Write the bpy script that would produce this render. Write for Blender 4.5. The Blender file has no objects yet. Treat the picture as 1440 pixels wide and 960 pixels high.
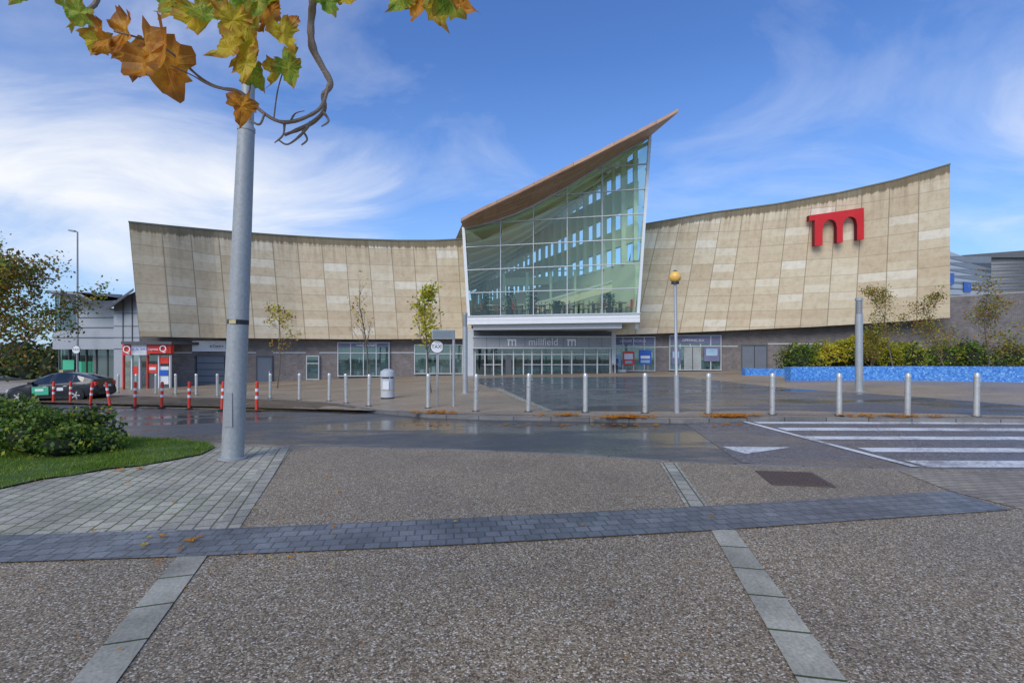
import bpy, bmesh, math, random
from mathutils import Vector, Matrix, noise
random.seed(7)
scene = bpy.context.scene
# ------------------------------------------------------------------ survey constants
F = 700.0; CX = 720.0; HY = 497.0; EYE = 1.6
def clamp(t, a=0., b=1.): return max(a, min(b, t))
def ss(a, b, t):
    t = clamp((t-a)/(b-a)); return t*t*(3-2*t)
def G(X, Y):
    """terrain height: level near the viewer, falling gently to the west further out"""
    Xc = clamp(X, -60, 60)
    y0 = math.floor(Y); k = ss(6, 16, y0)+(ss(6, 16, y0+1)-ss(6, 16, y0))*(Y-y0)
    return (0.028 if Xc < 0 else 0.014)*Xc*k
def surv(x, y, off=0.0):
    t = 10.0
    for i in range(60):
        X = (x-CX)/F*t
        t = 0.5*t+0.5*(EYE-G(X, t)-off)*F/(y-HY)
    return ((x-CX)/F*t, t)
def wp(x, y, d): return Vector(((x-CX)/F*d, d, EYE+(HY-y)/F*d))
def lerp_tab(tab, x):
    if x <= tab[0][0]:
        a, b = tab[0], tab[1]
    elif x >= tab[-1][0]:
        a, b = tab[-2], tab[-1]
    else:
        for i in range(len(tab)-1):
            if tab[i][0] <= x <= tab[i+1][0]:
                a, b = tab[i], tab[i+1]; break
    return a[1]+(b[1]-a[1])*(x-a[0])/(b[0]-a[0])

# ------------------------------------------------------------------ materials
def base(name, col=(.5, .5, .5), rough=.6, metal=0., spec=.5):
    m = bpy.data.materials.new(name); m.use_nodes = True
    nt = m.node_tree; b = nt.nodes['Principled BSDF']
    b.inputs['Base Color'].default_value = (*col, 1); b.inputs['Roughness'].default_value = rough
    b.inputs['Metallic'].default_value = metal
    b.inputs['Specular IOR Level'].default_value = spec
    return m, nt, b
def nd(nt, t, **kw):
    n = nt.nodes.new(t)
    for k, v in kw.items(): setattr(n, k, v)
    return n
def inp(n, **kw):
    for k, v in kw.items():
        n.inputs[k.replace('_', ' ')].default_value = v
    return n
def ramp(nt, fac, stops, interp='LINEAR'):
    r = nd(nt, 'ShaderNodeValToRGB'); r.color_ramp.interpolation = interp
    while len(r.color_ramp.elements) < len(stops): r.color_ramp.elements.new(0.5)
    for e, (p, c) in zip(r.color_ramp.elements, stops):
        e.position = p; e.color = (*c, 1) if len(c) == 3 else c
    nt.links.new(fac, r.inputs[0]); return r.outputs[0]
def mixc(nt, a, b, fac, mode='MIX'):
    m = nd(nt, 'ShaderNodeMix', data_type='RGBA', blend_type=mode)
    for sock, v in ((m.inputs[0], fac), (m.inputs[6], a), (m.inputs[7], b)):
        if hasattr(v, 'links'): nt.links.new(v, sock)
        elif isinstance(v, (int, float)): sock.default_value = v
        else: sock.default_value = (*v, 1)
    return m.outputs[2]
def math_(nt, op, a, b=None, c=None):
    m = nd(nt, 'ShaderNodeMath', operation=op)
    for i, v in enumerate((a, b, c)):
        if v is None: continue
        if hasattr(v, 'links'): nt.links.new(v, m.inputs[i])
        else: m.inputs[i].default_value = v
    return m.outputs[0]
def tex(nt, kind, vec, **kw):
    n = nd(nt, kind); nt.links.new(vec, n.inputs['Vector'])
    for k, v in kw.items(): n.inputs[k.replace('_', ' ')].default_value = v
    return n
def coord(nt, which='Object'):
    return nd(nt, 'ShaderNodeTexCoord').outputs[which]
def bump(nt, b, h, strength=.3, dist=.01):
    n = nd(nt, 'ShaderNodeBump'); n.inputs['Strength'].default_value = strength; n.inputs['Distance'].default_value = dist
    nt.links.new(h, n.inputs['Height']); nt.links.new(n.outputs[0], b.inputs['Normal'])
def g3(v): return (v, v, v)

def m_plain(name, col, rough=.5, metal=0., var=.12, scale=3., bmp=0.0):
    m, nt, b = base(name, col, rough, metal)
    o = coord(nt); n = tex(nt, 'ShaderNodeTexNoise', o, Scale=scale, Detail=4.)
    c = mixc(nt, tuple(x*(1-var) for x in col), tuple(min(1, x*(1+var)) for x in col), n.outputs[0])
    n2 = tex(nt, 'ShaderNodeTexNoise', o, Scale=scale*9, Detail=2.)
    c = mixc(nt, c, ramp(nt, n2.outputs[0], [(0.3, g3(.8)), (.7, g3(1.15))]), .6*min(1, var*6), 'MULTIPLY')
    nt.links.new(c, b.inputs['Base Color'])
    nt.links.new(ramp(nt, n.outputs[0], [(.3, g3(max(.05, rough-.1))), (.7, g3(min(1, rough+.12)))]), b.inputs['Roughness'])
    if bmp: bump(nt, b, n2.outputs[0], bmp, .01)
    return m
def m_agg(name, stops, scale, rough=(.5, .7), bmp=.4, patch=(.82, 1.12), pscale=.5, dist=.004, wet=0.):
    """bound aggregate / asphalt; wet>0 adds damp patches that are darker and glossier"""
    m, nt, b = base(name)
    o = coord(nt)
    v = tex(nt, 'ShaderNodeTexVoronoi', o, Scale=scale)
    s = nd(nt, 'ShaderNodeSeparateColor'); nt.links.new(v.outputs['Color'], s.inputs[0])
    c = ramp(nt, s.outputs[0], stops)
    edge = ramp(nt, v.outputs['Distance'], [(.35, g3(1)), (.75, g3(.6))])
    c = mixc(nt, c, edge, .8, 'MULTIPLY')
    n = tex(nt, 'ShaderNodeTexNoise', o, Scale=pscale, Detail=6., Roughness=.65)
    c = mixc(nt, c, ramp(nt, n.outputs[0], [(.32, g3(patch[0])), (.68, g3(patch[1]))]), 1., 'MULTIPLY')
    r = ramp(nt, n.outputs[0], [(.38, g3(rough[0])), (.58, g3(rough[1]))])
    h = math_(nt, 'SUBTRACT', 1., v.outputs['Distance'])
    if wet:
        mp = nd(nt, 'ShaderNodeMapping'); mp.inputs['Scale'].default_value = (.35, 1.1, 1); nt.links.new(o, mp.inputs[0])
        w = tex(nt, 'ShaderNodeTexNoise', mp.outputs[0], Scale=.55, Detail=5., Roughness=.6)
        wf = ramp(nt, w.outputs[0], [(.46, g3(0)), (.56, g3(wet))])
        c = mixc(nt, c, mixc(nt, c, g3(.55), 1., 'MULTIPLY'), wf)
        r = mixc(nt, r, g3(.1), wf)
        h = math_(nt, 'MULTIPLY', h, math_(nt, 'SUBTRACT', 1.05, wf))
    nt.links.new(c, b.inputs['Base Color'])
    nt.links.new(r, b.inputs['Roughness'])
    bump(nt, b, h, bmp, dist)
    return m
def m_brick(name, c1, c2, mortar, bw, bh, ms, off=.5, rough=.7, bmp=.5, noise_amt=.35, moss=None, dist=.01):
    m, nt, b = base(name)
    uv = coord(nt, 'UV')
    br = nd(nt, 'ShaderNodeTexBrick'); br.offset = off
    wn = tex(nt, 'ShaderNodeTexNoise', uv, Scale=2.5, Detail=2.)
    wv = nd(nt, 'ShaderNodeVectorMath', operation='MULTIPLY_ADD'); nt.links.new(wn.outputs['Color'], wv.inputs[0]); wv.inputs[1].default_value = (ms*1.6, ms*1.6, 0); nt.links.new(uv, wv.inputs[2])
    nt.links.new(wv.outputs[0], br.inputs['Vector'])
    inp(br, Scale=1., Mortar_Size=ms, Mortar_Smooth=.3, Bias=0., Brick_Width=bw, Row_Height=bh)
    br.inputs['Color1'].default_value = (*c1, 1); br.inputs['Color2'].default_value = (*c2, 1); br.inputs['Mortar'].default_value = (*mortar, 1)
    n = tex(nt, 'ShaderNodeTexNoise', uv, Scale=1.2, Detail=6., Roughness=.7)
    n2 = tex(nt, 'ShaderNodeTexNoise', uv, Scale=45., Detail=3.)
    c = mixc(nt, br.outputs[0], ramp(nt, n.outputs[0], [(.3, g3(1-noise_amt)), (.7, g3(1+noise_amt*.6))]), 1., 'MULTIPLY')
    c = mixc(nt, c, ramp(nt, n2.outputs[0], [(.3, g3(.72)), (.7, g3(1.22))]), .8, 'MULTIPLY')
    if moss:
        n3 = tex(nt, 'ShaderNodeTexNoise', uv, Scale=.9, Detail=4.)
        f = math_(nt, 'MULTIPLY', br.outputs['Fac'], ramp(nt, n3.outputs[0], [(.42, g3(0)), (.56, g3(1))]))
        c = mixc(nt, c, moss, f)
    nt.links.new(c, b.inputs['Base Color']); b.inputs['Roughness'].default_value = rough
    h = math_(nt, 'ADD', math_(nt, 'MULTIPLY', br.outputs['Fac'], -1.), math_(nt, 'MULTIPLY', n2.outputs[0], .25))
    bump(nt, b, h, bmp, dist)
    return m
def m_leaf(name, cols, scale=9., trans=.35):
    m, nt, b = base(name, cols[0], .55, 0, .3)
    o = coord(nt); n = tex(nt, 'ShaderNodeTexNoise', o, Scale=scale, Detail=3., Roughness=.6)
    k = len(cols)
    c = ramp(nt, n.outputs[0], [(.3+.4*i/max(1, k-1), cols[i]) for i in range(k)])
    nt.links.new(c, b.inputs['Base Color'])
    if trans:
        tr = nd(nt, 'ShaderNodeBsdfTranslucent'); nt.links.new(c, tr.inputs[0])
        mx = nd(nt, 'ShaderNodeMixShader'); mx.inputs[0].default_value = trans
        nt.links.new(b.outputs[0], mx.inputs[1]); nt.links.new(tr.outputs[0], mx.inputs[2])
        nt.links.new(mx.outputs[0], nt.nodes['Material Output'].inputs[0])
    return m
def m_glass(name, tint=(.75, .9, .82), refl=.12):
    m = bpy.data.materials.new(name); m.use_nodes = True; nt = m.node_tree
    nt.nodes.remove(nt.nodes['Principled BSDF'])
    t = nd(nt, 'ShaderNodeBsdfTransparent'); t.inputs[0].default_value = (*tint, 1)
    g = nd(nt, 'ShaderNodeBsdfGlossy'); g.inputs[0].default_value = (.92, 1, .94, 1); g.inputs['Roughness'].default_value = .02
    fr = nd(nt, 'ShaderNodeFresnel'); fr.inputs[0].default_value = 1.45
    f = math_(nt, 'ADD', fr.outputs[0], refl)
    mx = nd(nt, 'ShaderNodeMixShader'); nt.links.new(f, mx.inputs[0])
    nt.links.new(t.outputs[0], mx.inputs[1]); nt.links.new(g.outputs[0], mx.inputs[2])
    nt.links.new(mx.outputs[0], nt.nodes['Material Output'].inputs[0])
    return m
RES = m_agg('resin_gravel', [(0, (.10, .068, .036)), (.3, (.24, .168, .092)), (.6, (.36, .268, .155)), (.88, (.49, .39, .255)), (.98, (.78, .71, .57))], 100., (.5, .66), .45, (.82, 1.12), .6)
RESF = m_agg('buff_paving', [(0, (.27, .19, .11)), (.5, (.45, .335, .21)), (1, (.57, .45, .31))], 60., (.4, .6), .3, (.8, 1.1), .35, .004, .35)
CROSS = m_agg('antiskid_surface', [(0, (.07, .06, .055)), (.5, (.18, .155, .14)), (.9, (.30, .265, .24)), (1, (.55, .5, .46))], 70., (.4, .65), .6, (.75, 1.15), .5, .004, .5)
ASPH = m_agg('wet_asphalt', [(0, (.045, .047, .048)), (.6, (.088, .092, .094)), (1, (.16, .165, .168))], 90., (.25, .5), .3, (.72, 1.2), .28, .004, .85)
PLAZA = m_agg('plaza_asphalt', [(0, (.07, .075, .08)), (.6, (.125, .13, .14)), (1, (.2, .205, .21))], 60., (.22, .5), .3, (.75, 1.15), .35, .004, .9)
EARTH = m_plain('verge_ground', (.13, .13, .09), .9, 0, .25, .2)
COB = m_brick('light_cobbles', (.50, .455, .34), (.38, .345, .26), (.17, .15, .10), .20, .145, .010, .5, .7, .5, .35, (.10, .14, .03))
COBR = m_brick('brown_cobbles', (.38, .31, .22), (.29, .24, .18), (.13, .11, .08), .20, .11, .008, .5, .65, .5, .3)
SETT = m_brick('charcoal_setts', (.135, .142, .142), (.205, .21, .205), (.09, .085, .07), .135, .13, .008, .5, .42, .7, .5, None, .007)
SLAB = m_brick('granite_slabs', (.50, .455, .34), (.40, .365, .27), (.06, .085, .02), .42, 5., .010, 0., .7, .5, .45)
SLAB2 = m_brick('granite_small', (.50, .455, .34), (.34, .31, .24), (.12, .12, .06), .22, .15, .010, .5, .7, .5, .4)
KERB = m_brick('kerb_stone', (.24, .225, .2), (.18, .17, .16), (.05, .05, .05), .9, 5., .012, 0., .6, .4, .35)
GRASSB = m_plain('turf', (.07, .12, .015), .95, 0, .4, 6.)
BLADE = m_leaf('grass_blades', [(.08, .15, .012), (.17, .27, .02), (.28, .34, .035)], 2.)
def m_paint(name, col, rough=.6):
    m, nt, b = base(name, col, rough)
    o = coord(nt); n = tex(nt, 'ShaderNodeTexNoise', o, Scale=18., Detail=7., Roughness=.85)
    n2 = tex(nt, 'ShaderNodeTexNoise', o, Scale=1.2, Detail=3.)
    f = math_(nt, 'ADD', n.outputs[0], math_(nt, 'MULTIPLY', n2.outputs[0], .5))
    c = ramp(nt, f, [(.62, (.22, .19, .175)), (.74, tuple(x*.8 for x in col)), (.85, col)])
    nt.links.new(c, b.inputs['Base Color']); return m
WPAINT = m_paint('road_paint', (.80, .79, .74))
YPAINT = m_paint('faded_paint', (.6, .5, .24))
STEEL = m_plain('brushed_steel', (.66, .63, .57), .34, .6, .1, 8.)
GALV = m_plain('galvanised', (.43, .44, .43), .42, .3, .14, 3.)
DARKM = m_plain('dark_metal', (.03, .032, .035), .5, .2, .2, 5.)
WHITE = m_plain('white_paint', (.8, .8, .78), .4, 0, .06, 4.)
LGREY = m_plain('light_cladding', (.56, .57, .57), .4, .1, .07, .8)
MGREY = m_plain('mid_cladding', (.30, .305, .31), .45, .2, .1, .8)
DGREY = m_plain('dark_cladding', (.10, .105, .11), .5, .1, .15, 1.)
CONC = m_plain('concrete', (.36, .34, .31), .8, 0, .2, 1.)
RED = m_plain('red_plastic', (.78, .05, .025), .4, 0, .15, 5.)
REDM = m_plain('red_sign', (.70, .018, .025), .4, 0, .08, 1.)
REDD = m_plain('red_sign_shaded_side', (.14, .008, .012), .4, 0, .1, 1.)  # darker copy of the sign red: shade painted into the side faces
BLUEP = m_plain('blue_sign', (.03, .13, .5), .4, 0, .1, 2.)
GREENP = m_plain('green_panel', (.06, .45, .25), .4, 0, .1, 2.)
DOORM = m_plain('steel_door', (.15, .17, .2), .5, .1, .12, 2.)
BLACK = m_plain('black_rubber', (.015, .015, .016), .7, 0, .2, 6.)
AMBER = m_plain('amber_globe', (.95, .55, .12), .25, 0, .05, 6.)
GLASS = m_glass('atrium_glass', (.80, .92, .81), .03)
GLASSD = m_glass('shop_glass', (.78, .86, .84), .06)
BRICK = m_brick('dark_brick', (.15, .125, .115), (.23, .19, .175), (.27, .25, .23), .225, .075, .01, .5, .8, .4, .3)
def m_wood():
    m, nt, b = base('cedar_boards', (.3, .15, .08), .6)
    uv = coord(nt, 'UV')
    br = nd(nt, 'ShaderNodeTexBrick'); br.offset = .37; nt.links.new(uv, br.inputs['Vector'])
    inp(br, Scale=1., Mortar_Size=.014, Mortar_Smooth=.2, Brick_Width=2.6, Row_Height=.24)
    br.inputs['Color1'].default_value = (.62, .36, .22, 1); br.inputs['Color2'].default_value = (.42, .24, .145, 1); br.inputs['Mortar'].default_value = (.12, .065, .04, 1)
    mp = nd(nt, 'ShaderNodeMapping'); mp.inputs['Scale'].default_value = (1.2, 14, 1); nt.links.new(uv, mp.inputs[0])
    n = tex(nt, 'ShaderNodeTexNoise', mp.outputs[0], Scale=1.6, Detail=5.)
    c = mixc(nt, br.outputs[0], ramp(nt, n.outputs[0], [(.3, g3(.65)), (.7, g3(1.2))]), 1., 'MULTIPLY')
    nt.links.new(c, b.inputs['Base Color']); return m
WOOD = m_wood()
def m_stone():
    m, nt, b = base('limestone_panels', (.4, .35, .27), .75)
    uv = coord(nt, 'UV'); s = nd(nt, 'ShaderNodeSeparateXYZ'); nt.links.new(uv, s.inputs[0])
    U, V = s.outputs[0], s.outputs[1]
    PW, PH = 1.62, 1.12
    ub = math_(nt, 'DIVIDE', U, PW); vb = math_(nt, 'DIVIDE', V, PH)
    def cell(a, b_, z):
        cb = nd(nt, 'ShaderNodeCombineXYZ')
        nt.links.new(math_(nt, 'FLOOR', a), cb.inputs[0]); nt.links.new(math_(nt, 'FLOOR', b_), cb.inputs[1]); cb.inputs[2].default_value = z
        w = nd(nt, 'ShaderNodeTexWhiteNoise'); nt.links.new(cb.outputs[0], w.inputs['Vector']); return w.outputs['Value']
    w1 = cell(ub, vb, 1.); w2 = cell(ub, math_(nt, 'MULTIPLY', vb, 2.), 5.)
    w3 = cell(math_(nt, 'MULTIPLY', ub, .5), math_(nt, 'MULTIPLY', vb, 2.), 9.)
    f = math_(nt, 'ADD', math_(nt, 'MULTIPLY', w1, .3), math_(nt, 'ADD', math_(nt, 'MULTIPLY', w2, .35), math_(nt, 'MULTIPLY', w3, .35)))
    c = ramp(nt, f, [(.1, (.64, .50, .32)), (.5, (.72, .585, .39)), (.66, (.77, .65, .45)), (.85, (.88, .80, .63))])
    n = tex(nt, 'ShaderNodeTexNoise', uv, Scale=2.2, Detail=8., Roughness=.75)
    c = mixc(nt, c, ramp(nt, n.outputs[0], [(.32, (.80, .74, .66)), (.54, (1.05, 1.05, 1.05))]), .75, 'MULTIPLY')
    tl = nd(nt, 'ShaderNodeUVMap'); tl.uv_map = 'top'
    mp = nd(nt, 'ShaderNodeMapping'); mp.inputs['Scale'].default_value = (2.2, .18, 1); nt.links.new(tl.outputs[0], mp.inputs[0])
    st = tex(nt, 'ShaderNodeTexNoise', mp.outputs[0], Scale=1.5, Detail=6., Roughness=.7)
    sx = nd(nt, 'ShaderNodeSeparateXYZ'); nt.links.new(tl.outputs[0], sx.inputs[0])
    fade = ramp(nt, math_(nt, 'DIVIDE', sx.outputs[1], 5.), [(0, g3(.8)), (.12, g3(.42)), (.4, g3(.12)), (1, g3(.04))])
    sf = math_(nt, 'MULTIPLY', ramp(nt, st.outputs[0], [(.45, g3(0)), (.64, g3(1))]), fade)
    c = mixc(nt, c, (.26, .17, .10), sf)
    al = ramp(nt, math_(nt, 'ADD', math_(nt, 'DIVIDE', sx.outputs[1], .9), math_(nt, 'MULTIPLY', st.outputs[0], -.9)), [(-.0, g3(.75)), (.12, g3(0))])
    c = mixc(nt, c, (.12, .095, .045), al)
    def joint(a, w):
        fr = math_(nt, 'FRACT', a); d = math_(nt, 'ABSOLUTE', math_(nt, 'SUBTRACT', fr, .5))
        return math_(nt, 'GREATER_THAN', d, .5-w)
    j = math_(nt, 'MAXIMUM', joint(ub, .017), math_(nt, 'MULTIPLY', joint(vb, .013), .8))
    j2 = math_(nt, 'MULTIPLY', joint(math_(nt, 'MULTIPLY', vb, 2.), .016), .3)
    jj = math_(nt, 'MAXIMUM', j, j2)
    c = mixc(nt, c, (.24, .18, .12), math_(nt, 'MULTIPLY', jj, .72))
    nt.links.new(c, b.inputs['Base Color'])
    bump(nt, b, math_(nt, 'SUBTRACT', math_(nt, 'MULTIPLY', n.outputs[0], .3), jj), .35, .02)
    return m
STONE = m_stone()
BARK = m_plain('bark', (.16, .125, .09), .85, 0, .3, 12., .4)
BARKG = m_plain('twig_bark', (.26, .20, .15), .8, 0, .25, 25., .4)

# ------------------------------------------------------------------ mesh builder
class MB:
    def __init__(s): s.v = []; s.f = []; s.m = []; s.uv = []; s.uv2 = []
    def face(s, pts, mat=0, uv=None, uv2=None):
        i = len(s.v); s.v += [tuple(p) for p in pts]; s.f.append(list(range(i, i+len(pts)))); s.m.append(mat); s.uv.append(uv); s.uv2.append(uv2)
    def hexa(s, a, b, mat=0):
        n = len(a)
        s.face(a, mat); s.face(list(reversed(b)), mat)
        for i in range(n):
            j = (i+1) % n
            s.face([a[j], a[i], b[i], b[j]], mat)
    def box(s, c, size, mat=0, rz=0., M=None):
        hx, hy, hz = size[0]/2, size[1]/2, size[2]/2
        R = M if M is not None else Matrix.Rotation(rz, 3, 'Z')
        c = Vector(c)
        P = lambda x, y, z: c+R @ Vector((x*hx, y*hy, z*hz))
        s.hexa([P(-1, -1, -1), P(1, -1, -1), P(1, -1, 1), P(-1, -1, 1)], [P(-1, 1, -1), P(1, 1, -1), P(1, 1, 1), P(-1, 1, 1)], mat)
    def bar(s, p, q, w, mat=0, depth=None):
        p = Vector(p); q = Vector(q); d = (q-p).normalized()
        up = Vector((0, 1, 0)) if abs(d.y) < .9 else Vector((0, 0, 1))
        a = d.cross(up).normalized(); b = d.cross(a).normalized()
        a *= w/2; b *= (depth or w)/2
        s.hexa([p-a-b, p+a-b, p+a+b, p-a+b], [q-a-b, q+a-b, q+a+b, q-a+b], mat)
    def tube(s, pts, rad, n=10, mat=0, cap=True):
        pts = [Vector(p) for p in pts]; rings = []
        prev = None
        for i, p in enumerate(pts):
            d = (pts[min(i+1, len(pts)-1)]-pts[max(i-1, 0)])
            d = d.normalized() if d.length > 1e-9 else Vector((0, 0, 1))
            if prev is None:
                up = Vector((1, 0, 0)) if abs(d.x) < .8 else Vector((0, 1, 0))
                a = (up-d*up.dot(d)).normalized()
            else:
                a = (prev-d*prev.dot(d)).normalized()
            prev = a; b = d.cross(a)
            r = rad[i] if isinstance(rad, (list, tuple)) else rad
            st = len(s.v); rings.append(st)
            for k in range(n):
                t = 2*math.pi*k/n; s.v.append(tuple(p+(a*math.cos(t)+b*math.sin(t))*r))
        def add(f): s.f.append(f); s.m.append(mat); s.uv.append(None); s.uv2.append(None)
        for i in range(len(rings)-1):
            for k in range(n):
                k2 = (k+1) % n
                add([rings[i]+k, rings[i]+k2, rings[i+1]+k2, rings[i+1]+k])
        if cap:
            add(list(reversed([rings[0]+k for k in range(n)]))); add([rings[-1]+k for k in range(n)])
    def ball(s, c, r, mat=0, n=12, m=8, M=None):
        c = Vector(c); r = Vector(r) if not isinstance(r, (int, float)) else Vector((r, r, r)); st = len(s.v)
        for i in range(m+1):
            th = math.pi*i/m
            for k in range(n):
                ph = 2*math.pi*k/n
                p = Vector((r.x*math.sin(th)*math.cos(ph), r.y*math.sin(th)*math.sin(ph), r.z*math.cos(th)))
                if M is not None: p = M @ p
                s.v.append(tuple(c+p))
        for i in range(m):
            for k in range(n):
                k2 = (k+1) % n
                s.f.append([st+i*n+k, st+(i+1)*n+k, st+(i+1)*n+k2, st+i*n+k2]); s.m.append(mat); s.uv.append(None); s.uv2.append(None)
    def build(s, name, mats, parent=None, smooth=False, bevel=0., loc=None):
        me = bpy.data.meshes.new(name); me.from_pydata(s.v, [], s.f)
        for m in mats: me.materials.append(m)
        for p, mi in zip(me.polygons, s.m): p.material_index = mi
        if any(u is not None for u in s.uv):
            l = me.uv_layers.new(name='UVMap'); l2 = me.uv_layers.new(name='top') if any(u is not None for u in s.uv2) else None
            for pi, p in enumerate(me.polygons):
                u = s.uv[pi]; u2 = s.uv2[pi]
                for j, li in enumerate(p.loop_indices):
                    if u: l.data[li].uv = u[j]
                    if l2 and u2: l2.data[li].uv = u2[j]
        if smooth:
            bm = bmesh.new(); bm.from_mesh(me); bmesh.ops.remove_doubles(bm, verts=bm.verts, dist=1e-5)
            bmesh.ops.recalc_face_normals(bm, faces=bm.faces); bm.to_mesh(me); bm.free()
            for p in me.polygons: p.use_smooth = True
            try: me.set_sharp_from_angle(angle=math.radians(38))
            except Exception: pass
        ob = bpy.data.objects.new(name, me); scene.collection.objects.link(ob)
        if bevel:
            bm = bmesh.new(); bm.from_mesh(me); bmesh.ops.remove_doubles(bm, verts=bm.verts, dist=1e-5); bm.to_mesh(me); bm.free()
            md = ob.modifiers.new('bev', 'BEVEL'); md.width = bevel; md.segments = 2; md.limit_method = 'ANGLE'
        if loc is not None: ob.location = loc
        if parent is not None: ob.parent = parent
        return ob
def empty(name, loc=(0, 0, 0)):
    e = bpy.data.objects.new(name, None); e.empty_display_size = .3; e.location = loc; scene.collection.objects.link(e); return e
def text(name, s, size, loc, rz, mat, parent, ext=.01, align='CENTER', sx=1.):
    c = bpy.data.curves.new(name, 'FONT'); c.body = s; c.size = size; c.extrude = ext; c.align_x = align; c.align_y = 'CENTER'
    c.materials.append(mat); o = bpy.data.objects.new(name, c); scene.collection.objects.link(o)
    o.location = loc; o.rotation_euler = (math.pi/2, 0, rz); o.scale = (sx, 1, 1)
    if parent is not None: o.parent = parent
    return o

# ------------------------------------------------------------------ ground sheets
XL = [-60, -50, -40, -35, -30]+list(range(-26, -12, 2))+list(range(-12, 13))+list(range(14, 28, 2))+[30, 35, 40, 50, 60]
YL = [-6, 0, 3]+list(range(5, 18))+[20, 25, 30, 40, 50, 60, 80]
def sheet(name, pts, off, mat, parent=None, ang=0., org=(0, 0)):
    bm = bmesh.new()
    vs = [bm.verts.new((p[0], p[1], 0)) for p in pts]
    f = bm.faces.new(vs); bmesh.ops.triangulate(bm, faces=[f])
    x0 = min(p[0] for p in pts); x1 = max(p[0] for p in pts); y0 = min(p[1] for p in pts); y1 = max(p[1] for p in pts)
    for X in XL:
        if x0 < X < x1: bmesh.ops.bisect_plane(bm, geom=bm.verts[:]+bm.edges[:]+bm.faces[:], plane_co=(X, 0, 0), plane_no=(1, 0, 0), dist=1e-6)
    for Y in YL:
        if y0 < Y < y1: bmesh.ops.bisect_plane(bm, geom=bm.verts[:]+bm.edges[:]+bm.faces[:], plane_co=(0, Y, 0), plane_no=(0, 1, 0), dist=1e-6)
    uvl = bm.loops.layers.uv.new('UVMap'); ca, sa = math.cos(ang), math.sin(ang)
    for fc in bm.faces:
        for l in fc.loops:
            dx, dy = l.vert.co.x-org[0], l.vert.co.y-org[1]
            l[uvl].uv = (dx*ca+dy*sa, -dx*sa+dy*ca)
    for v in bm.verts: v.co.z = G(v.co.x, v.co.y)+off
    for fc in bm.faces:
        fc.normal_update()
        if fc.normal.z < 0: fc.normal_flip()
    me = bpy.data.meshes.new(name); bm.to_mesh(me); bm.free(); me.materials.append(mat)
    o = bpy.data.objects.new(name, me); scene.collection.objects.link(o)
    if parent is not None: o.parent = parent
    return o
def psheet(name, px, off, mat, parent=None, ang=0., org=(0, 0)):
    return sheet(name, [surv(x, y, off) for x, y in px], off, mat, parent, ang, org)
def resample(pl, step=.8):
    out = [pl[0]]
    for a, b in zip(pl, pl[1:]):
        L = math.hypot(b[0]-a[0], b[1]-a[1]); n = max(1, int(L/step))
        for i in range(1, n+1): out.append((a[0]+(b[0]-a[0])*i/n, a[1]+(b[1]-a[1])*i/n))
    return out
def kerb(name, pl, w, top, bottom, mat, parent=None):
    pl = resample(pl); mb = MB(); L = 0
    nrm = []
    for i in range(len(pl)):
        a = pl[max(0, i-1)]; b = pl[min(len(pl)-1, i+1)]; d = Vector((b[0]-a[0], b[1]-a[1])).normalized(); nrm.append(Vector((-d.y, d.x)))
    for i in range(len(pl)-1):
        p, q = pl[i], pl[i+1]; n0, n1 = nrm[i], nrm[i+1]; l = math.hypot(q[0]-p[0], q[1]-p[1])
        P = lambda a, n, k, z: (a[0]+n.x*k, a[1]+n.y*k, G(a[0], a[1])+z)
        mb.face([P(p, n0, 0, top), P(q, n1, 0, top), P(q, n1, w, top), P(p, n0, w, top)], 0, [(L, 0.3), (L+l, 0.3), (L+l, .3+w), (L, .3+w)])
        mb.face([P(p, n0, 0, bottom), P(q, n1, 0, bottom), P(q, n1, 0, top), P(p, n0, 0, top)], 0, [(L, 0.1), (L+l, 0.1), (L+l, .3), (L, .3)])
        L += l
    return mb.build(name, [mat], parent)

sheet('ground', [(-900, -60), (900, -60), (900, 2500), (-900, 2500)], -.01, EARTH)
road = sheet('road', [(-60, -2), (60, -2), (60, 60), (-60, 60)], 0.0, ASPH)
kpx = [(-400, 549), (20, 552), (200, 557), (400, 562), (470, 567), (530, 577), (600, 583), (700, 586), (840, 588), (960, 590), (1100, 587), (1440, 590), (1800, 592)]
kw = [surv(x, y, .08) for x, y in kpx]
pav = sheet('pavement', kw+[(55, kw[-1][1]), (55, 70), (-59, 70), (-59, kw[0][1])], .08, RESF)
kerb('kerb', kw, .14, .086, -.03, KERB, pav)
psheet('plaza_paving', [(700, 530.5), (960, 529.5), (1100, 545), (1440, 570), (1800, 582), (1800, 590), (1440, 584), (1110, 577), (900, 578), (765, 577), (728, 562), (690, 545), (660, 533)], .084, PLAZA, pav)
psheet('paver_strip', [(550, 577), (640, 579.5), (760, 580.5), (900, 581), (1110, 580), (1440, 586), (1440, 587.5), (1110, 583.5), (960, 586), (840, 585), (700, 583), (600, 580.5)], .088, COBR, pav)
psheet('paver_edge', [(690, 545), (728, 562), (765, 577), (778, 577), (740, 562), (702, 545)], .0885, COB, pav)
cr = psheet('zebra_crossing', [(962, 594), (1100, 590), (1440, 593), (1800, 596), (1800, 664), (1440, 660.5), (1262, 658), (1100, 655), (1042, 650)], .004, CROSS)
for i, (y0, y1, xl, xr) in enumerate([(592.5, 595.5, 1058, 1700), (601, 605, 1092, 1700), (613, 617.5, 1130, 1700), (629, 635, 1205, 1750), (647, 656.5, 1272, 1800)]):
    psheet('stripe_%d' % (i+1), [(xl, y0), (xr, y0+1.5), (xr, y1+1.5), (xl+(y1-y0)*3.5, y1)], .009, WPAINT, cr)
psheet('give_way_mark', [(1016, 627.5), (1112, 628.5), (1050, 637.5), (1034, 634)], .009, WPAINT, cr)
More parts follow.
